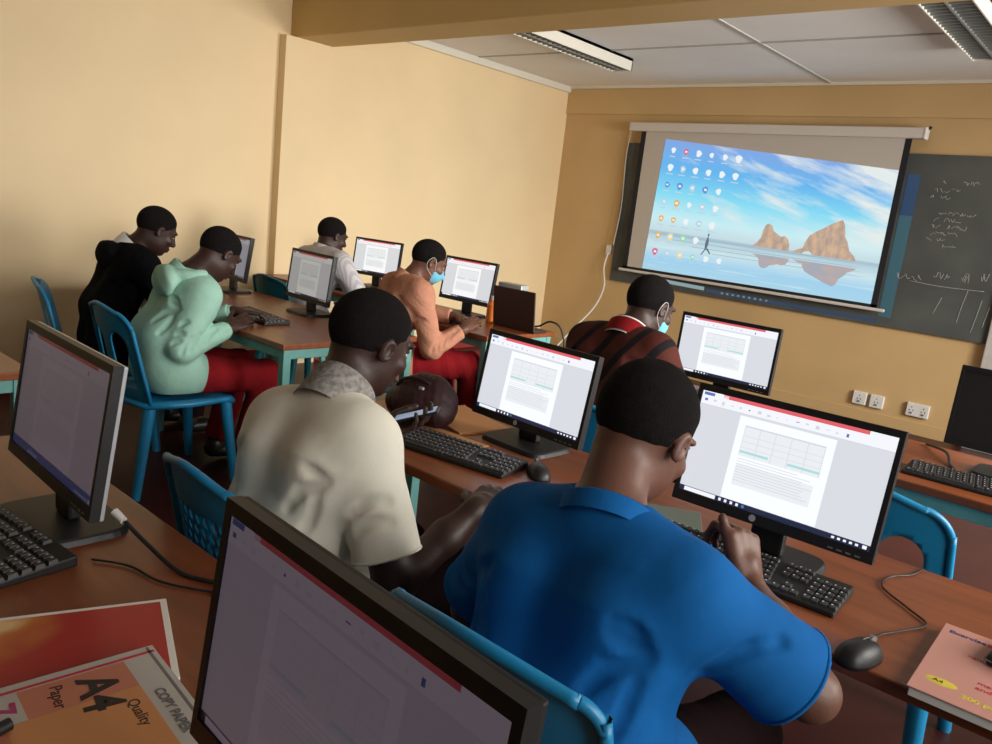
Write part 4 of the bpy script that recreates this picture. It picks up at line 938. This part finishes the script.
    # trousers, shoes
    tf = Field(lo, hi, max(h, .007)); gt = .014
    for s_ in (-1, 1): tf.cone(pel+sx*.07*s_, pel+sx*.07*s_+V3((0, 0, .06)), .112*fat, .104*fat, .04)
    for q in 'LR':
        hp = pel+sx*(.085 if q == 'R' else -.085)+V3((0, 0, -.01)); tf.cone(hp, kn[q], .088+gt, .062+gt, .04); tf.cone(kn[q], an[q]+V3((0, 0, .03)), .060+gt, .052+gt, .03, cut=0.0)
    tf.ripple(.002, [(.5, .7, .3, 1, .09)])
    tf.build('trousers', S.get('tr', M['darktr']), root)
    for q in 'LR':
        b = MB(); a_ = an[q]; b.sph(a_+V3((0, .055, -.035)), (.045, .125, .042), M['shoe'], 16); b.sph(a_+V3((0, -.02, -.01)), (.040, .055, .06), M['shoe'], 14); b.build('shoe', root)
    # mask over the lower face
    if S.get('mask'):
        mf = Field(hd-.16, hd+.16, .005); mf.ell(H(0, .036, -.048), (.064, .074, .066), A, 0); mf.cone(H(0, .09, -.03), H(0, .112, -.045), .010, .014, .02)
        mf.plane(H(0, .05, -.022), A @ V3((0, -.5, 1))); mf.plane(H(0, .028, 0), A @ V3((0, -1, 0)))
        if S['mask'] == 'low': pass
        mk = mf.build('face_mask', M['mask'], root)
        for s_ in (-1, 1):
            b = MB(); b.tube([H(s_*.064, .032, -.030), H(s_*.080, .010, .020), H(s_*.088, -.018, .026), H(s_*.089, -.034, -.008), H(s_*.080, -.02, -.038), H(s_*.064, .030, -.068)], .0011, M['white'], 6, 5); b.build('ear_loop', mk)
    return root

def legs(px, py, spread=.12, kx=0.0, ky=.42, z=.47, fy=.40):
    return dict(knL=(px-spread+kx, py+ky, z), knR=(px+spread+kx, py+ky, z), anL=(px-spread+kx, py+fy, .085), anR=(px+spread+kx, py+fy, .085))
U = unit
FIST = (1.0, 1.25, .7); LAX = (.25, .45, .35); TYPE = (.30, .65, .45); HOLD = (.55, .85, .6)
# blue T-shirt
person('person in a blue T-shirt bent over the bright monitor and keyboard', dict(h=.0045, skin=M['skin'], pel=(-.60, 1.02, .545), neck=(-.630, 1.065, 0.985), head=(-.660, 1.195, 1.085), face=(-.05, .50, .03),
    shR=(-.448, 1.035, .905), shL=(-.792, 1.06, .888), elR=(-.297, 1.17, .775), wrR=(-.478, 1.33, .827), elL=(-.915, 1.09, .665), wrL=(-.86, 1.32, .775),
    handR=(U((-.28, .18, .62)), U((-.75, .25, -.3)), U((.1, -.35, 1)), FIST, (.25, 1.0, .1)), handL=(U((.25, .9, .02)), U((0, 0, -1)), U((1, -.3, 0)), LAX), **legs(-.60, 1.02),
    cuff=dict(L=.80, R=.82), flare=.020, loose=.014, fat=1.0, hunch=.05, hsc=1.05, top=M['shirtb'], topname='t_shirt', collar=(.068, .001, M['shirtb']),
    folds=(.0012, [(.75, .1, -.66, .4, .11)])))
# cream shirt
person('person in a cream short-sleeved shirt with a grey collar, typing, seen from behind', dict(h=.0045, skin=M['skind'], pel=(-1.40, 1.03, .545), neck=(-1.345, 1.06, 1.000), head=(-1.372, 1.16, 1.108), face=(-.10, .34, .04),
    shR=(-1.200, 1.02, .932), shL=(-1.480, 1.01, .905), elR=(-1.085, 1.03, .66), wrR=(-1.062, 1.235, .79), elL=(-1.60, 1.20, .74), wrL=(-1.560, 1.36, .83),
    handR=(U((-.25, .9, .12)), U((0, -.1, -1)), U((-1, -.2, .1)), TYPE), handL=(U((.80, .60, .10)), U((-.15, -.35, 1)), U((-.6, .8, 0)), (.35, .6, .4)), **legs(-1.40, 1.03),
    cuff=dict(L=.80, R=.80), flare=.012, loose=.013, fat=.93, hunch=.05, top=M['shirtw'], collar=(.066, .036, M['collar']), ctilt=.10,
    folds=(.0012, [(.8, .1, -.6, .2, .12)])))
# mint hoodie
person('person in a mint green hoodie and red trousers, head bowed, side on', dict(h=.006, skin=M['skind'], pel=(-3.49, 1.72, .545), neck=(-3.42, 1.79, 1.005), head=(-3.385, 1.915, 1.09), face=(.05, .62, 0),
    shR=(-3.31, 1.80, .905), shL=(-3.62, 1.84, .915), elR=(-3.30, 1.70, .665), wrR=(-3.335, 1.955, .745), elL=(-3.70, 1.93, .70), wrL=(-3.52, 2.08, .79),
    handR=(U((-.15, .75, .25)), U((-.6, .1, -.6)), U((-.5, -.2, .8)), LAX), handL=(U((.5, .8, .05)), U((0, 0, -1)), U((1, -.5, 0)), LAX), **legs(-3.49, 1.72, .13, .03, .44, .50, .34),
    cuff=dict(L=1.92, R=1.90), loose=.016, fat=.95, hunch=.06, top=M['mint'], topname='hoodie', tr=M['redtr'], hoodie=True, collar=(.070, .004, M['mint']),
    folds=(.0015, [(.2, .75, -.6, .4, .12)])))
# black hoodie
person('person in a black hoodie with a white collar showing, sitting beside the left wall', dict(h=.006, skin=M['skind'], pel=(-4.14, 1.74, .545), neck=(-4.13, 1.83, 1.035), head=(-4.075, 1.945, 1.128), face=(-.15, .45, 0),
    shR=(-3.94, 1.82, .950), shL=(-4.29, 1.85, .97), elR=(-3.90, 1.93, .72), wrR=(-4.08, 2.10, .78), elL=(-4.50, 1.98, .74), wrL=(-4.36, 2.14, .79),
    handR=(U((-.4, .9, -.05)), U((0, 0, -1)), U((-1, -.5, 0)), LAX), handL=(U((.3, .9, -.05)), U((0, 0, -1)), U((1, -.3, 0)), LAX), **legs(-4.14, 1.74),
    cuff=dict(L=1.93, R=1.93), loose=.016, fat=.92, hunch=.05, top=M['black'], topname='hoodie', hoodie=True, collar=(.060, .040, M['white']), folds=(.003, [(.6, .2, .7, .4, .085)])))
# striped shirt
person('person in a grey striped shirt at the far left desk, seen from behind', dict(h=.0065, skin=M['skind'], pel=(-4.46, 3.14, .545), neck=(-4.35, 3.21, 1.04), head=(-4.345, 3.27, 1.135), face=(-.15, .30, 0),
    shR=(-4.13, 3.19, .975), shL=(-4.53, 3.20, .965), elR=(-4.06, 3.33, .72), wrR=(-4.22, 3.48, .79), elL=(-4.66, 3.33, .74), wrL=(-4.55, 3.48, .79),
    handR=(U((-.3, .9, -.05)), U((0, 0, -1)), U((-1, -.3, 0)), TYPE), handL=(U((.2, .9, -.05)), U((0, 0, -1)), U((1, -.3, 0)), TYPE), **legs(-4.46, 3.14),
    cuff=dict(L=.85, R=.85), flare=.012, loose=.014, fat=.95, top=M['strp'], collar=(.064, .028, M['strp']), folds=(.002, [(.6, .2, .7, .4, .085)])))
# salmon jumper
person('person in a salmon jumper and red trousers wearing a blue face mask', dict(h=.0065, skin=M['skin'], pel=(-3.30, 2.90, .545), neck=(-3.255, 2.985, 1.005), head=(-3.205, 3.085, 1.105), face=(-.45, .38, .02),
    shR=(-3.085, 2.93, .935), shL=(-3.43, 3.04, .935), elR=(-3.02, 2.985, .65), wrR=(-2.955, 3.17, .765), elL=(-3.42, 3.22, .78), wrL=(-3.20, 3.33, .785),
    handR=(U((-.1, .8, .35)), U((-.5, .2, -.7)), U((-.8, -.2, .4)), LAX), handL=(U((.9, .4, -.05)), U((0, 0, -1)), U((.3, -.9, 0)), LAX), **legs(-3.30, 2.90, .11, .22, .36, .545, .40),
    cuff=dict(L=1.9, R=1.86), loose=.015, fat=.95, hunch=.06, top=M['salmon'], topname='jumper', tr=M['redtr'], mask=True, hoodie=False, collar=(.064, .020, M['salmon']), folds=(.003, [(.6, .2, .7, .4, .075)])))
# maroon sweater
person('person in a maroon sweater with black diagonal stripes wearing a face mask', dict(h=.006, skin=M['skind'], pel=(-1.56, 2.43, .545), neck=(-1.535, 2.545, 1.04), head=(-1.53, 2.665, 1.135), face=(-.28, .35, 0),
    shR=(-1.39, 2.525, .985), shL=(-1.72, 2.545, .965), elR=(-1.28, 2.64, .74), wrR=(-1.42, 2.80, .785), elL=(-1.84, 2.66, .75), wrL=(-1.70, 2.82, .785),
    handR=(U((-.3, .9, -.05)), U((0, 0, -1)), U((-1, -.3, 0)), LAX), handL=(U((.3, .9, -.05)), U((0, 0, -1)), U((1, -.3, 0)), LAX), **legs(-1.56, 2.43),
    cuff=dict(L=1.9, R=1.9), loose=.014, fat=.95, top=M['maroon'], topname='sweater', mask=True, collar=([(.072, .018, M['redtr']), (.068, .026, M['white']), (.064, .032, M['black'])], 0, None), folds=(.0022, [(.6, .2, .7, .4, .085)])))

# phone in the cream-shirted student's hand
t = thing('mobile_phone', 'lit mobile phone held in the cream-shirted student\'s left hand', 'phone', (-1.478, 1.428, .872), -.9)
T = Matrix.Rotation(.35, 4, 'X')
b = MB(); b.box((-.034, -.065, -.004), (.034, .065, .004), M['blk'], .003, mtx=T); b.build('body', t); b = MB(); b.box((-.030, -.058, .004), (.030, .058, .0045), emi('phone_screen', (.30, .42, .62), .6), mtx=T); b.build('screen', t)
# bag
bf = Field((-.30, -.25, -.01), (.30, .25, .33), .006)
bf.ell((0, 0, .085), (.20, .13, .10), None, .03); bf.ell((.03, .02, .12), (.165, .105, .10), None, .05); bf.ell((.12, -.01, .065), (.10, .09, .068), None, .04); bf.ell((-.1, 0, .07), (.12, .11, .075), None, .04)
bf.ripple(.003, [(.8, .3, .2, 0, .10), (.1, .8, .6, 2, .13)]); bf.plane((0, 0, 0), (0, 0, -1))
bg = link('backpack', None); bg.location = (-1.765, 1.725, .74); bg.rotation_euler = (0, 0, .1); bg.scale = (.60, .62, .72); tag(bg, 'dark brown soft bag slumped on the desk behind the keyboard', 'bag')
bf.build('body', M['bag'], bg)
b = MB(); b.tube([(-.13, -.06, .15), (-.08, -.07, .185), (0, -.07, .205), (.06, -.06, .20), (.09, -.05, .19)], .009, M['bag'], 8, 6); b.build('strap', bg)
b = MB(); b.box((-.06, -.075, .19), (-.03, -.055, .205), M['silver'], .003); b.box((.05, -.095, .165), (.08, -.08, .178), M['silver'], .003); b.build('buckle', bg)
